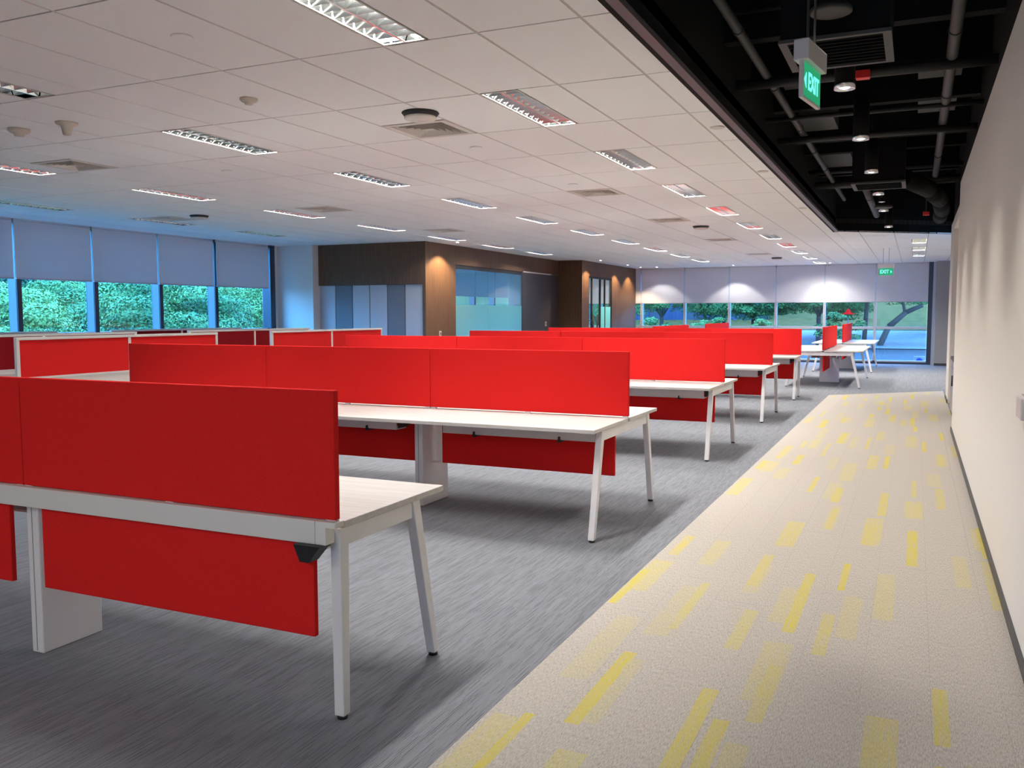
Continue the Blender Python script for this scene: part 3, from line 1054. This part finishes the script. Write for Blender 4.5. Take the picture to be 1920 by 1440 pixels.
DL = ['square air diffuser beside the round white speaker, nearest the camera',
      'square air diffuser, second in the line running from the nearest one to the back windows',
      'square air diffuser, third in the line running from the nearest one to the back windows',
      'square air diffuser, fourth in the line running from the nearest one to the back windows',
      'square air diffuser closest to the back windows',
      'square air diffuser at the photo left edge beside an orange tinted light',
      'square air diffuser between two lights in front of the brown room',
      'square air diffuser just before the brown room corner',
      'grey square air diffuser near the left window blinds']
for n, (i, j, hf) in enumerate(DIFFS):
    o = dp if n == 0 else copy_tree(dp)
    o.location = (gx(i) + SX / 2, gy(j) + SY / 4 + hf * SY / 2, ZC)
    tag(o, DL[n], 'air vent', 'square air diffusers')

def make_speaker():
    root = empty('ceiling_speaker', (0, 0, 0))
    MB().lathe([(0.135, 0.0), (0.14, -0.006), (0.12, -0.03), (0.06, -0.034)], seg=28).build('black_collar', M['black'], root)
    MB().lathe([(0.06, -0.03), (0.118, -0.032), (0.122, -0.042), (0.11, -0.052), (0.06, -0.06)], seg=28).build('white_cover', M['diffuser'], root)
    return root
sp = make_speaker()
for n, (x, y, lab) in enumerate([(-3.39, 5.80, 'round white ceiling unit with black collar beside the nearest air diffuser'),
                                 (-9.88, 10.30, 'round black collared ceiling unit near the left windows'),
                                 (-3.38, 15.16, 'round black collared ceiling unit beside the pink tinted lights'),
                                 (-3.41, 24.4, 'round black collared ceiling unit closest to the back windows')]):
    o = sp if n == 0 else copy_tree(sp)
    o.location = (x, y, ZC)
    tag(o, lab, 'ceiling unit', 'round ceiling units')

def small(prof, m, name, x, y, label, cat, group=None):
    e = MB().lathe(prof, seg=20).build(name, m, None, label, cat, group, None, (x, y, ZC))
    return e
flat = [(0.05, 0.0), (0.058, -0.004), (0.05, -0.010), (0.02, -0.011)]
smoke = [(0.06, 0.0), (0.062, -0.012), (0.05, -0.024), (0.03, -0.030), (0.028, -0.042), (0.012, -0.045)]
small(flat, M['tile'], 'sprinkler_cover', -3.636, 3.70, 'round flush cover on the ceiling tile at the upper left', 'sprinkler cover')
small(flat, M['tile'], 'sprinkler_cover', -3.63, 7.19, 'round flush cover just past the nearest air diffuser', 'sprinkler cover')
small(flat, M['tile'], 'sprinkler_cover', -3.64, 9.66, 'round flush cover just before the second air diffuser', 'sprinkler cover')
small(flat, M['tile'], 'sprinkler_cover', -6.56, 7.25, 'small round flush cover above the middle left of the ceiling', 'sprinkler cover')
small(flat, M['diffuser'], 'sprinkler_cover', -1.494, 7.24, 'round pale cover at the ceiling edge, nearest of three by the black recess', 'sprinkler cover')
small(flat, M['diffuser'], 'sprinkler_cover', -1.51, 9.65, 'round pale cover at the ceiling edge, middle of three by the black recess', 'sprinkler cover')
small(flat, M['diffuser'], 'sprinkler_cover', -1.505, 13.2, 'round pale cover at the ceiling edge, furthest of three by the black recess', 'sprinkler cover')
small(smoke, M['beige'], 'smoke_detector', -4.25, 4.93, 'round smoke detector with dark tip near the first second-row light', 'smoke detector')
small([(a * 1.35, b * 1.3) for a, b in smoke], M['beige'], 'smoke_detector', -6.62, 4.95, 'squat beige smoke detector at the photo left edge', 'smoke detector')
small([(0.085, 0), (0.08, -0.015), (0.045, -0.03), (0.035, -0.07), (0.03, -0.095), (0.012, -0.1)], M['beige'], 'motion_sensor', -6.06, 4.94,
      'funnel shaped beige ceiling sensor beside the squat smoke detector', 'sensor')

# ------------------------------------------------------------------ corridor services
def pipe(a, b, r, m, name, label, cat='pipe', joints=()):
    root = MB().cyl(a, b, r, seg=14).build(name, M[m], None, label, cat)
    for t in joints:
        p = Vector(a).lerp(Vector(b), t)
        d = (Vector(b) - Vector(a)).normalized() * 0.02
        MB().cyl(p - d, p + d, r * 1.16, seg=14).build('pipe_coupling', M['pipedark'], root)
    return root
pipe((0.18, 1.0, 3.35), (0.18, 13.6, 3.35), 0.04, 'pipe', 'overhead_pipe', 'thick grey pipe running along the black ceiling beside the right wall', joints=(0.38, 0.45, 0.52, 0.6, 0.7, 0.85))
pipe((-1.13, 2.0, 3.35), (-1.13, 15.6, 3.35), 0.033, 'pipe', 'overhead_pipe', 'grey conduit running along the left side of the black ceiling', joints=(0.3, 0.42, 0.55, 0.65, 0.75, 0.85))
pipe((-0.68, 12.4, 3.19), (-0.68, 16.8, 3.19), 0.05, 'pipe', 'overhead_pipe', 'short grey duct running on behind the far black grille box', joints=(0.4,))
GP = 'cross pipes'
crosses = [(6.75, 3.68, 0.02, 'thin dark pipe crossing the black ceiling before the near grille'),
           (7.35, 3.30, 0.042, 'thick dark pipe crossing just past the exit sign, with red tag'),
           (8.85, 3.32, 0.022, 'thin dark pipe crossing the black ceiling before the second downlight'),
           (9.75, 3.28, 0.035, 'dark pipe crossing by the second red tag'),
           (12.6, 3.36, 0.03, 'dark pipe crossing over the far grille box'),
           (13.45, 3.30, 0.05, 'grey pipe joining the end of the thick wall side pipe')]
for y, z, r, lab in crosses:
    pipe((XE, y, z - 0.0), (XW + 0.03, y, z), r, 'pipedark' if y < 13 else 'pipe', 'cross_pipe', lab)
for x, y, z, lab in ((-0.42, 7.31, 3.26, 'red tag on the thick cross pipe behind the exit sign'),
                     (-0.56, 9.71, 3.25, 'red tag on the cross pipe beside the second downlight'),
                     (0.10, 16.6, 3.15, 'tiny red tag deep in the black ceiling at the right')):
    MB().box(x - 0.05, x + 0.05, y - 0.06, y + 0.02, z - 0.02, z + 0.04, 0.006).build('valve_tag', M['redplastic'], None, lab, 'tag')
    if y > 15:
        MB().cyl((x, y, z + 0.03), (x, y, ZT), 0.01, seg=8).build('hanger', M['pipedark'], bpy.data.objects[-1] if False else None, 'thin dark hanger rod above the tiny red tag', 'rod')
# pale boards above the pipes
boards = [(-1.24, -0.88, 10.25, 11.0), (-1.24, -0.86, 11.55, 11.75), (-1.24, -0.86, 12.3, 13.8), (-1.24, -0.88, 14.3, 14.7), (-1.2, -0.9, 8.3, 8.9),
          (-0.05, 0.3, 8.3, 9.0), (-0.05, 0.3, 9.9, 10.5), (0.0, 0.35, 6.0, 6.5)]
BLAB = ['pale ceiling board above the left conduit, largest dim one', 'narrow pale strip board above the left conduit', 'brightest pale board above the left conduit',
        'small pale board above the left conduit, furthest in', 'dim board above the left conduit behind the exit sign',
        'dim board beside the thick wall side pipe, middle one', 'dim board beside the thick wall side pipe, furthest one', 'dim board beside the thick wall side pipe, nearest one']
for (xa, xb, ya, yb), lab in zip(boards, BLAB):
    MB().box(xa, xb, ya, yb, 3.60, ZT - 0.002).build('soffit_board', M['duct'], None, lab, 'ceiling board', 'boards in the black ceiling')
# beams
for n, y in enumerate((6.9, 8.1, 9.4, 11.2, 12.05, 14.0, 15.4)):
    MB().box(XE, XW + 0.03, y - 0.06, y + 0.06, 3.50, ZT).build('ceiling_beam', M['blackpaint'], None, 'black beam across the open ceiling above the pipes', 'beam', 'black ceiling beams')

def make_grille(L, Wd, hbox):
    root = empty('grille_box', (0, 0, 0))
    fr = MB()
    t = 0.035
    for (xa, xb, ya, yb) in ((-L / 2, L / 2, -Wd / 2, -Wd / 2 + t), (-L / 2, L / 2, Wd / 2 - t, Wd / 2), (-L / 2, -L / 2 + t * 1.3, -Wd / 2 + t, Wd / 2 - t), (L / 2 - t * 1.3, L / 2, -Wd / 2 + t, Wd / 2 - t)):
        fr.box(xa, xb, ya, yb, 0, 0.02)
    fr.build('frame', M['duct'], root)
    for k in range(9):
        y = -Wd / 2 + t + (Wd - 2 * t) * (k + 0.5) / 9
        MB().box(-L / 2 + t, L / 2 - t, y - 0.004, y + 0.004, 0.004, 0.03).build('fin', M['blackpaint'], root)
    MB().box(-L / 2 + 0.01, L / 2 - 0.01, -Wd / 2 + 0.01, Wd / 2 - 0.01, 0.03, hbox).build('plenum_box', M['blackpaint'], root)
    return root
g1 = make_grille(0.60, 0.66, 0.62)
g1.location = (-0.47, 5.70, 3.02)
tag(g1, 'black air grille box with grey frame above the near exit sign', 'air vent')
g2 = make_grille(0.60, 0.64, 0.62)
g2.location = (-0.46, 11.75, 3.02)
tag(g2, 'black air grille box with grey frame at the far end of the black ceiling', 'air vent')

# round speaker discs
def disc_unit(x, y, z, r, label):
    root = empty('round_speaker', (x, y, z), 0, label, 'speaker')
    MB().lathe([(r * 0.6, 0.06), (r, 0.02), (r, 0.0), (r * 0.9, -0.006), (0.01, -0.008)], seg=28).build('face', M['duct'], root)
    MB().cyl((0, 0, 0.05), (0, 0, ZT - z), r * 0.55, seg=14).build('can', M['blackpaint'], root)
    return root
disc_unit(-0.47, 5.19, 3.1, 0.11, 'round grey disc speaker above the near exit sign')
disc_unit(-0.47, 13.75, 2.98, 0.12, 'dark round disc unit among the far downlights')

# downlights: black cylinder, chrome reflector, lamp
def make_downlight():
    root = empty('downlight', (0, 0, 0))
    MB().cyl((0, 0, 0.03), (0, 0, 0.36), 0.066, seg=18).build('housing', M['blackpaint'], root)
    MB().cyl((0, 0, 0.36), (0, 0, ZT - 3.0), 0.012, seg=8).build('stem', M['blackpaint'], root)
    MB().lathe([(0.062, 0.0), (0.066, -0.004), (0.066, 0.03), (0.062, 0.03)], seg=20).build('rim', M['chrome'], root) if False else None
    bm = MB()
    seg = 20
    prof = [(0.070, 0.030), (0.070, -0.002), (0.060, -0.002), (0.048, 0.022), (0.032, 0.028)]
    rings = [[bm.bm.verts.new((r * math.cos(2 * math.pi * i / seg), r * math.sin(2 * math.pi * i / seg), z)) for i in range(seg)] for r, z in prof]
    for a, b in zip(rings, rings[1:]):
        for i in range(seg):
            bm.bm.faces.new((a[i], a[(i + 1) % seg], b[(i + 1) % seg], b[i])).smooth = True
    bm.build('reflector', M['chrome'], root)
    MB().lathe([(0.036, 0.028), (0.036, 0.010), (0.020, 0.002)], seg=16).build('lamp_lens', M['lamp'], root)
    return root
def spot(x, y, z, watts, col, size, blend, aim=None, name='spot_lamp', r=0.03):
    d = bpy.data.lights.new(name, 'SPOT')
    d.energy = watts
    d.color = col
    d.spot_size = math.radians(size)
    d.spot_blend = blend
    d.shadow_soft_size = r
    o = bpy.data.objects.new(name, d)
    o.location = (x, y, z)
    if aim:
        v = Vector(aim) - Vector((x, y, z))
        o.rotation_euler = v.to_track_quat('-Z', 'Y').to_euler()
    COL.objects.link(o)
    return o
dpr = make_downlight()
DN = [4.56, 6.52, 8.45, 10.45, 12.4, 14.4, 17.1]
for n, y in enumerate(DN):
    o = dpr if n == 0 else copy_tree(dpr)
    x = -0.49
    o.location = (x, y, 3.0)
    tag(o, ['black cylinder downlight at the top edge above the near exit sign', 'lit black downlight just right of the near exit sign',
            'black downlight, third from the camera along the black ceiling', 'black downlight in front of the far grille box',
            'black downlight just past the far grille box', 'black downlight, second past the far grille box', 'last black downlight at the far edge of the black ceiling'][n],
        'downlight', 'corridor downlights')
    spot(x, y, 2.985, W_DOWN, (1.0, 0.93, 0.84), 105, 0.8, None, 'downlight_lamp', 0.04)
o = MB().lathe([(0.02, 0.06), (0.02, 0.02), (0.045, 0.012), (0.045, 0.006), (0.015, 0.0)], seg=16).build('sprinkler', M['chrome'], None,
    'small brass coloured sprinkler head among the far downlights', 'sprinkler', None, None, (-0.47, 13.1, 2.98))
MB().cyl((0, 0, 0.05), (0, 0, ZT - 2.98), 0.01, seg=8).build('drop_pipe', M['pipedark'], o)
# flexible duct sagging beyond the grille
fb = MB()
pts = [(-0.2, 12.05, 3.15), (0.1, 12.75, 3.08), (0.25, 13.6, 3.04), (0.31, 15.0, 3.04), (0.31, 16.5, 3.08)]
for a, b in zip(pts, pts[1:]):
    fb.cyl(a, b, 0.11, seg=14)
fb.build('flexible_duct', M['blackpaint'], None, 'black flexible duct sagging beside the far right wall', 'duct')

# ------------------------------------------------------------------ exit signs
def text_mesh(txt, size, m, parent, loc, rot, sx=1.0):
    cu = bpy.data.curves.new('letters', 'FONT')
    cu.body = txt
    cu.size = size
    cu.extrude = 0.0015
    cu.offset = size * 0.018
    cu.align_x = 'CENTER'
    cu.align_y = 'CENTER'
    to = bpy.data.objects.new('tmp_letters', cu)
    COL.objects.link(to)
    dg = bpy.context.evaluated_depsgraph_get()
    me = bpy.data.meshes.new_from_object(to.evaluated_get(dg))
    bpy.data.objects.remove(to)
    me.materials.clear()
    me.materials.append(m)
    o = obj('letters', me, parent)
    o.location = loc
    o.rotation_euler = rot
    o.scale = (sx, 1, 1)
    return o
def exit_sign(loc, rz, arrow_left, rodtop, label):
    """sign in local x-z, face towards -y"""
    root = empty('exit_sign', loc, rz, label, 'exit sign', 'green exit signs')
    MB().box(-0.165, 0.165, -0.035, 0.035, 0.17, 0.265, 0.004).build('casing', M['signwhite'], root)
    MB().box(-0.155, 0.155, -0.010, 0.010, 0.0, 0.012, 0.002).build('bottom_edge', M['signwhite'], root)
    MB().box(-0.155, -0.145, -0.010, 0.010, 0.01, 0.17).build('end_edge', M['signwhite'], root)
    MB().box(-0.145, 0.155, -0.008, 0.008, 0.012, 0.17).build('green_panel', M['exitgreen'], root)
    s = -1 if arrow_left else 1
    for face in (-1, 1):
        rot = (math.pi / 2, 0, 0) if face < 0 else (math.pi / 2, 0, math.pi)
        sg = s * (1 if face < 0 else 1)
        text_mesh('EXIT', 0.115, M['exitletter'], root, (-sg * 0.028, face * 0.0095, 0.088), rot, 0.80)
        ar = MB()
        x0 = sg * 0.098
        ys = sorted((face * 0.008, face * 0.0105))
        a = [(x0, 0.052), (x0, 0.126), (x0 + sg * 0.036, 0.089)]
        va = [ar.bm.verts.new((x, ys[0], z)) for x, z in a]
        vb = [ar.bm.verts.new((x, ys[1], z)) for x, z in a]
        ar.bm.faces.new(va)
        ar.bm.faces.new(vb)
        for q in range(3):
            r = (q + 1) % 3
            ar.bm.faces.new((va[q], va[r], vb[r], vb[q]))
        ar.build('arrow', M['exitletter'], root)
    for x in (-0.06, 0.06):
        MB().cyl((x, 0, 0.265), (x, 0, rodtop - loc[2]), 0.006, seg=8).build('rod', M['pipedark'] if rodtop > 3.1 else M['tbar'], root)
    return root
# near one: seen edge-on, its face turned to the corridor wall
a_ = math.radians(90 - 9)
near_sign = exit_sign((-0.471, 4.30, 2.432), a_, True, ZT + 0.09, 'near hanging green EXIT sign seen almost edge-on under the black ceiling')
near_sign.scale = (0.943, 0.943, 0.943)
exit_sign((-0.66, 22.0, 2.345), 0, False, ZC, 'far hanging green EXIT sign before the back windows')

# ------------------------------------------------------------------ steel cabinet in the right wall niche
e = empty('steel_cabinet', (0.68, 14.3, 0), 0, 'narrow waist high stainless steel cabinet in the right wall niche', 'cabinet')
MB().box(-0.165, 0.165, -0.6, 0.6, 0.03, 0.80, 0.008).build('body', M['silver'], e)
MB().box(-0.16, 0.16, -0.58, 0.58, 0.0, 0.03).build('plinth', M['black'], e)
MB().box(-0.185, 0.172, -0.62, 0.62, 0.80, 0.84, 0.006).build('top', M['darkgrey'], e)
MB().box(-0.175, -0.163, -0.55, 0.55, 0.08, 0.70, 0.003).build('door', M['silver'], e)
MB().cyl((-0.185, -0.3, 0.45), (-0.185, -0.3, 0.6), 0.012, seg=8).build('handle', M['darkgrey'], e)

# low floor sign behind the far right glass
e = empty('floor_sign', (0.13, YB + 0.45, -0.02), 0, 'low white sign with a blue half disc outside the far right pane', 'sign')
MB().box(-0.15, 0.15, -0.02, 0.02, 0.0, 0.24, 0.02).build('board', M['signwhite'], e)
MB().cyl((0, -0.026, 0.1), (0, -0.02, 0.1), 0.09, seg=24).build('blue_disc', M['blue'], e)

# ------------------------------------------------------------------ wall washers (recessed ceiling lamps)
def washer(x, y, aim, watts, col, size, label, blend=0.35):
    root = empty('recessed_spot', (x, y, ZC), 0, label, 'spotlight', 'recessed wall washing spots')
    MB().lathe([(0.05, 0.0), (0.052, -0.004), (0.042, -0.005), (0.035, 0.0)], seg=18).build('ring', M['diffuser'], root)
    MB().lathe([(0.030, -0.001), (0.030, -0.003), (0.01, -0.004)], seg=14).build('lamp_lens', M['lamp'], root)
    spot(x, y, ZC - 0.02, watts, col, size, blend, aim, 'wash_lamp')
WARM = (1.0, 0.72, 0.42)
washer(XR1 + 0.45, 16.35, (XR1 + 0.1, 16.35, 0), W_WASH * 2.4, WARM, 112, 'tiny recessed spot lighting the brown room corner')
washer(XR2 + 0.42, 23.55, (XR2 + 0.1, 23.5, 0), W_WASH * 1.5, WARM, 108, 'tiny recessed spot left of the black framed glass door')
washer(XR2 + 0.42, 26.1, (XR2 + 0.1, 26.1, 0), W_WASH * 1.6, WARM, 104, 'tiny recessed spot just right of the black framed glass door')
washer(XR2 + 0.42, 27.5, (XR2 + 0.1, 27.5, 0), W_WASH * 1.6, WARM, 104, 'tiny recessed spot at the back end of the brown wall')
for x, lab, k in ((-7.55, 'tiny recessed spot washing the blind beside the brown wall', 1.0), (-5.15, 'tiny recessed spot washing the middle left blinds', 1.4),
                  (-2.35, 'tiny recessed spot washing the middle right blinds', 0.9)):
    washer(x, YB - 0.75, (x, YB - 0.25, 0), W_WASH * 0.62 * k, (1.0, 0.97, 0.93), 96, lab, 0.35)
# lamps inside the two enclosed rooms
for x, y, w in ((-10.6, 19.5, 9), (-9.5, 25.5, 30)):
    ld = bpy.data.lights.new('room_lamp', 'AREA')
    ld.size = 0.8
    ld.energy = w
    ld.color = (1.0, 0.97, 0.93)
    lo = bpy.data.objects.new('room_lamp', ld)
    lo.location = (x, y, ZC - 0.03)
    COL.objects.link(lo)

# ------------------------------------------------------------------ outside
def hump(name, pts, m, kind='structure'):
    """strip of ground: list of (y, z) rows from x0 to x1"""
    mb = MB()
    rows = []
    for x0, x1, y, z in pts:
        rows.append([mb.bm.verts.new((x0 + (x1 - x0) * i / 12, y, z)) for i in range(13)])
    for a, b in zip(rows, rows[1:]):
        for i in range(12):
            mb.bm.faces.new((a[i], a[i + 1], b[i + 1], b[i]))
    return mb.build(name, m, None, kind=kind)
hump('ground_asphalt', [(-40, 30, YB + 0.25, -0.08), (-40, 30, 36.5, -0.06), (-40, 30, 43.5, -0.02)], M['asphalt'])
hump('ground_road', [(-40, 30, 41.0, 0.0), (-40, 30, 46.0, 0.16), (-40, 30, 54.0, 0.62)], M['paving'])
hump('ground_lawn', [(-45, 40, 53.0, 0.58), (-45, 40, 57.0, 1.0), (-45, 40, 64, 2.6), (-45, 40, 72, 5.5), (-45, 40, 84, 9.0)], M['grass'])
mb = MB()
vs = {}
for a, x in enumerate((-13.0, -18, -24, -32, -42, -55)):
    z = (-0.2, -0.3, -0.3, 0.5, 3.5, 8.0)[a]
    for b in range(12):
        vs[a, b] = mb.bm.verts.new((x, -10 + b * 7.5, z))
for a in range(5):
    for b in range(11):
        mb.bm.faces.new((vs[a, b], vs[a + 1, b], vs[a + 1, b + 1], vs[a, b + 1]))
mb.build('ground_left', M['grass'], None, kind='structure')

def crown_mesh(name, m, rx, ry, rz, nclump, nleaf, size, seed, flat_=0.55, clr=0.30):
    """leaf clumps spread over an ellipsoid; each clump is a tuft of leaf blades"""
    rnd = random.Random(seed)
    verts, faces = [], []
    for c in range(nclump):
        while True:
            p = Vector((rnd.uniform(-1, 1), rnd.uniform(-1, 1), rnd.uniform(-1, 1)))
            if 0.45 < p.length < 1.0:
                break
        cpos = Vector((p.x * rx, p.y * ry, p.z * rz))
        r = clr * (0.7 + 0.6 * rnd.random()) * min(rx, rz * 1.6)
        for l in range(nleaf):
            d = Vector((rnd.gauss(0, 1), rnd.gauss(0, 1), rnd.gauss(0, 1)))
            d.normalize()
            if d.z < -0.3:
                d.z = -d.z
            q = cpos + Vector((d.x * r, d.y * r, d.z * r * flat_)) * (0.75 + 0.3 * rnd.random())
            nrm = (d + Vector((rnd.gauss(0, .5), rnd.gauss(0, .5), rnd.gauss(0, .5) + 0.5))).normalized()
            u = nrm.orthogonal().normalized()
            w = nrm.cross(u)
            t = rnd.uniform(0, 6.28)
            a = u * math.cos(t) + w * math.sin(t)
            b2 = nrm.cross(a)
            s = size * (0.6 + 0.8 * rnd.random())
            k = len(verts)
            verts += [q - a * s, q - b2 * s * 0.45, q + a * s, q + b2 * s * 0.45]
            faces.append((k, k + 1, k + 2, k + 3))
    me = bpy.data.meshes.new(name)
    me.from_pydata([tuple(v) for v in verts], [], faces)
    me.materials.append(m)
    return me
CR = {'light': [crown_mesh('crown', M['leaf_light'], 3.2, 3.2, 2.2, 84, 800, 0.052, s_, 0.45) for s_ in (1, 2)],
      'dark': [crown_mesh('crown', M['leaf_dark'], 3.6, 3.6, 3.6, 110, 500, 0.072, s_) for s_ in (3, 4)],
      'back': [crown_mesh('crown', M['leaf_back'], 3.0, 2.6, 1.5, 70, 420, 0.068, s_) for s_ in (5, 6)],
      'shrub': [crown_mesh('crown', M['leaf_back'], 1.0, 1.0, 0.6, 26, 200, 0.055, 9)]}
def tree(x, y, zb, zc, kind, var, scale, label, group, lean=(0, 0), trunk_r=0.16):
    root = empty('tree' if kind != 'shrub' else 'shrub', (x, y, zb), 0, label, 'tree' if kind != 'shrub' else 'shrub', group)
    me = CR[kind][var % len(CR[kind])]
    c = obj('crown', me, root, kind='stuff')
    c.location = (lean[0], lean[1], zc - zb)
    c.rotation_euler = (0, 0, (x * 1.7 + y * 0.9) % 6.28)
    c.scale = (scale, scale, scale)
    if kind != 'shrub':
        mid = (lean[0] * 0.35, lean[1] * 0.35, (zc - zb) * 0.55)
        tr = MB().cyl((0, 0, -0.6), mid, trunk_r, trunk_r * 0.8, seg=10).cyl(mid, (lean[0], lean[1], zc - zb), trunk_r * 0.8, trunk_r * 0.4, seg=10)
        for q in range(4):
            an = q * 1.6 + x
            tr.cyl(mid, (lean[0] + 1.4 * scale * math.cos(an), lean[1] + 1.4 * scale * math.sin(an), zc - zb + 0.2), trunk_r * 0.45, trunk_r * 0.15, seg=8)
        tr.build('trunk', M['bark'], root)
    else:
        MB().cyl((0, 0, -0.3), (0, 0, zc - zb), 0.05, 0.03, seg=8).build('stem', M['bark'], root)
    return root
# left: two rows of canopies right outside
LT = [(-18.6, 12.0, 0.5, 0), (-18.4, 17.2, 0.7, 1), (-18.8, 22.3, 0.9, 0), (-18.5, 27.4, 0.7, 1), (-23.4, 14.8, 1.0, 1), (-23.2, 20.0, 1.3, 0), (-23.5, 25.2, 1.5, 1), (-23.3, 30.4, 1.3, 0)]
LTL = ['pale green tree outside the left windows at the photo left edge', 'pale green tree close outside the second left window',
       'pale green tree close outside the fourth left window', 'pale green tree close outside the last left window by the white wall',
       'paler treetop rising behind the closest trees, at the left edge windows', 'paler treetop rising behind the closest trees, second left window',
       'paler treetop rising behind the closest trees, third left window', 'paler treetop rising behind the closest trees, last left window']
for n, (x, y, zc, v) in enumerate(LT):
    tree(x, y, -0.3, zc, 'light', v, 0.80, LTL[n], 'light trees outside the left windows')
DT = [(-30.5, 16.0, 2.8), (-30.5, 25.2, 3.4), (-30.8, 34.4, 3.2), (-39.5, 20.5, 6.2), (-39.5, 29.8, 6.6), (-39.5, 39.0, 6.4), (-39, 48.3, 6.6)]
for n, (x, y, zc) in enumerate(DT):
    tree(x, y, 0.0, zc, 'dark', n, 0.98, 'dark green tree rising behind the pale ones outside the left windows', 'dark trees outside the left windows')
# back: trees along the road
BT = [(-15.8, 47, 2.2, 'back', 0.9), (-11.2, 42, 2.4, 'back', 0.62), (-9.2, 47, 2.4, 'back', 0.85), (-6.9, 42.3, 2.2, 'back', 0.75), (-4.0, 47.4, 2.4, 'back', 0.85), (-4.0, 42.2, 2.45, 'back', 0.62)]
BTL = ['roadside tree outside the brown wall end window', 'leafy branch tree outside the second back window from the brown wall', 'mid green tree standing further off behind the middle back windows', 'spreading green tree outside the third back window from the brown wall', 'mid green tree further off behind the fourth back window', 'spreading green tree outside the window left of the sideways desks']
for n, (x, y, zc, kd, sc) in enumerate(BT):
    tree(x, y, 0.0, zc, kd, n, sc, BTL[n], 'roadside trees outside the back windows', trunk_r=0.12)
for n, (x, y, zc) in enumerate([(-27, 70, 6.5), (-17, 70, 6.8), (-7, 70, 7.0), (3, 70, 7.0), (-2, 80, 10)]):
    tree(x, y, 1.0, zc, 'dark', n, 1.1, 'dark tree on the bank far behind the road', 'dark trees on the bank')
# leaning trunk at the right
e = empty('leaning_tree', (-1.35, 43, 0.0), 0, 'tree with a thick trunk leaning right behind the far right pane', 'tree')
MB().cyl((-0.2, 0, -0.2), (0.25, 0, 0.9), 0.14, 0.13, seg=12).cyl((0.25, 0, 0.9), (0.95, 0, 1.55), 0.13, 0.11, seg=12).cyl((0.95, 0, 1.55), (1.6, 0, 1.85), 0.11, 0.09, seg=12).cyl((0.9, 0, 1.5), (0.7, 0, 2.6), 0.07, 0.04, seg=10).build('trunk', M['bark'], e)
c = obj('crown', CR['back'][0], e, kind='stuff')
c.location = (1.5, 0.4, 3.05)
c.scale = (0.85, 0.85, 0.8)
e = empty('broad_tree', (1.0, 50.5, 0.2), 0, 'dark wide trunk standing at the right edge of the far right pane', 'tree')
MB().cyl((0, 0, -0.3), (0.0, 0, 3.0), 0.28, 0.22, seg=14).build('trunk', M['bark'], e)
c = obj('crown', CR['back'][1], e, kind='stuff')
c.location = (0.3, 0, 3.2)
e = empty('slim_tree', (-2.15, 43.5, 0.0), 0, 'slim straight dark trunk left of the leaning tree', 'tree')
MB().cyl((0, 0, -0.3), (0.12, 0, 2.5), 0.11, 0.09, seg=12).build('trunk', M['bark'], e)
c = obj('crown', CR['back'][0], e, kind='stuff')
c.location = (-0.4, 0, 2.9)
c.scale = (0.7, 0.7, 0.6)
tree(-10.6, 38, 0.0, 0.75, 'shrub', 0, 0.9, 'bright green shrub outside the back windows beside the brown wall', None)
tree(-8.1, 38.5, 0.0, 0.85, 'shrub', 0, 0.75, 'bright green shrub outside the second back window', None)
tree(-5.9, 39, 0.0, 0.75, 'shrub', 0, 0.8, 'bright green shrub outside the third back window', None)
tree(-2.9, 40, 0.0, 0.9, 'shrub', 0, 1.0, 'round green shrub below the red canopy shape outside', None)
# red canopy shape on a pole among the trees
e = empty('canopy_shape', (-2.55, 39.0, 0.0), 0, 'small red canopy shape among the trees outside the back windows', 'canopy_shape')
MB().lathe([(0.27, 1.46), (0.24, 1.49), (0.11, 1.53), (0.08, 1.61), (0.04, 1.67), (0.01, 1.68)], seg=16).build('canopy', mat('canopy_cloth', (0.50, 0.003, 0.004), 0.9, 0, 0.0), e)
MB().cyl((0, 0, -0.1), (0, 0, 1.5), 0.02, seg=8).build('pole', M['darkgrey'], e)
# building behind
e = empty('far_building', (-14.0, 57.5, 0.6), 0, 'dark blue building seen between the trees behind the road', 'building')
MB().box(-9, 5.5, 0, 3, -1, 7).build('wall', M['facade'], e)
for k in range(6):
    MB().box(-8.3 + k * 2.3, -6.8 + k * 2.3, -0.06, 0, 0.2, 3.0).build('window', M['facadeblue'], e)
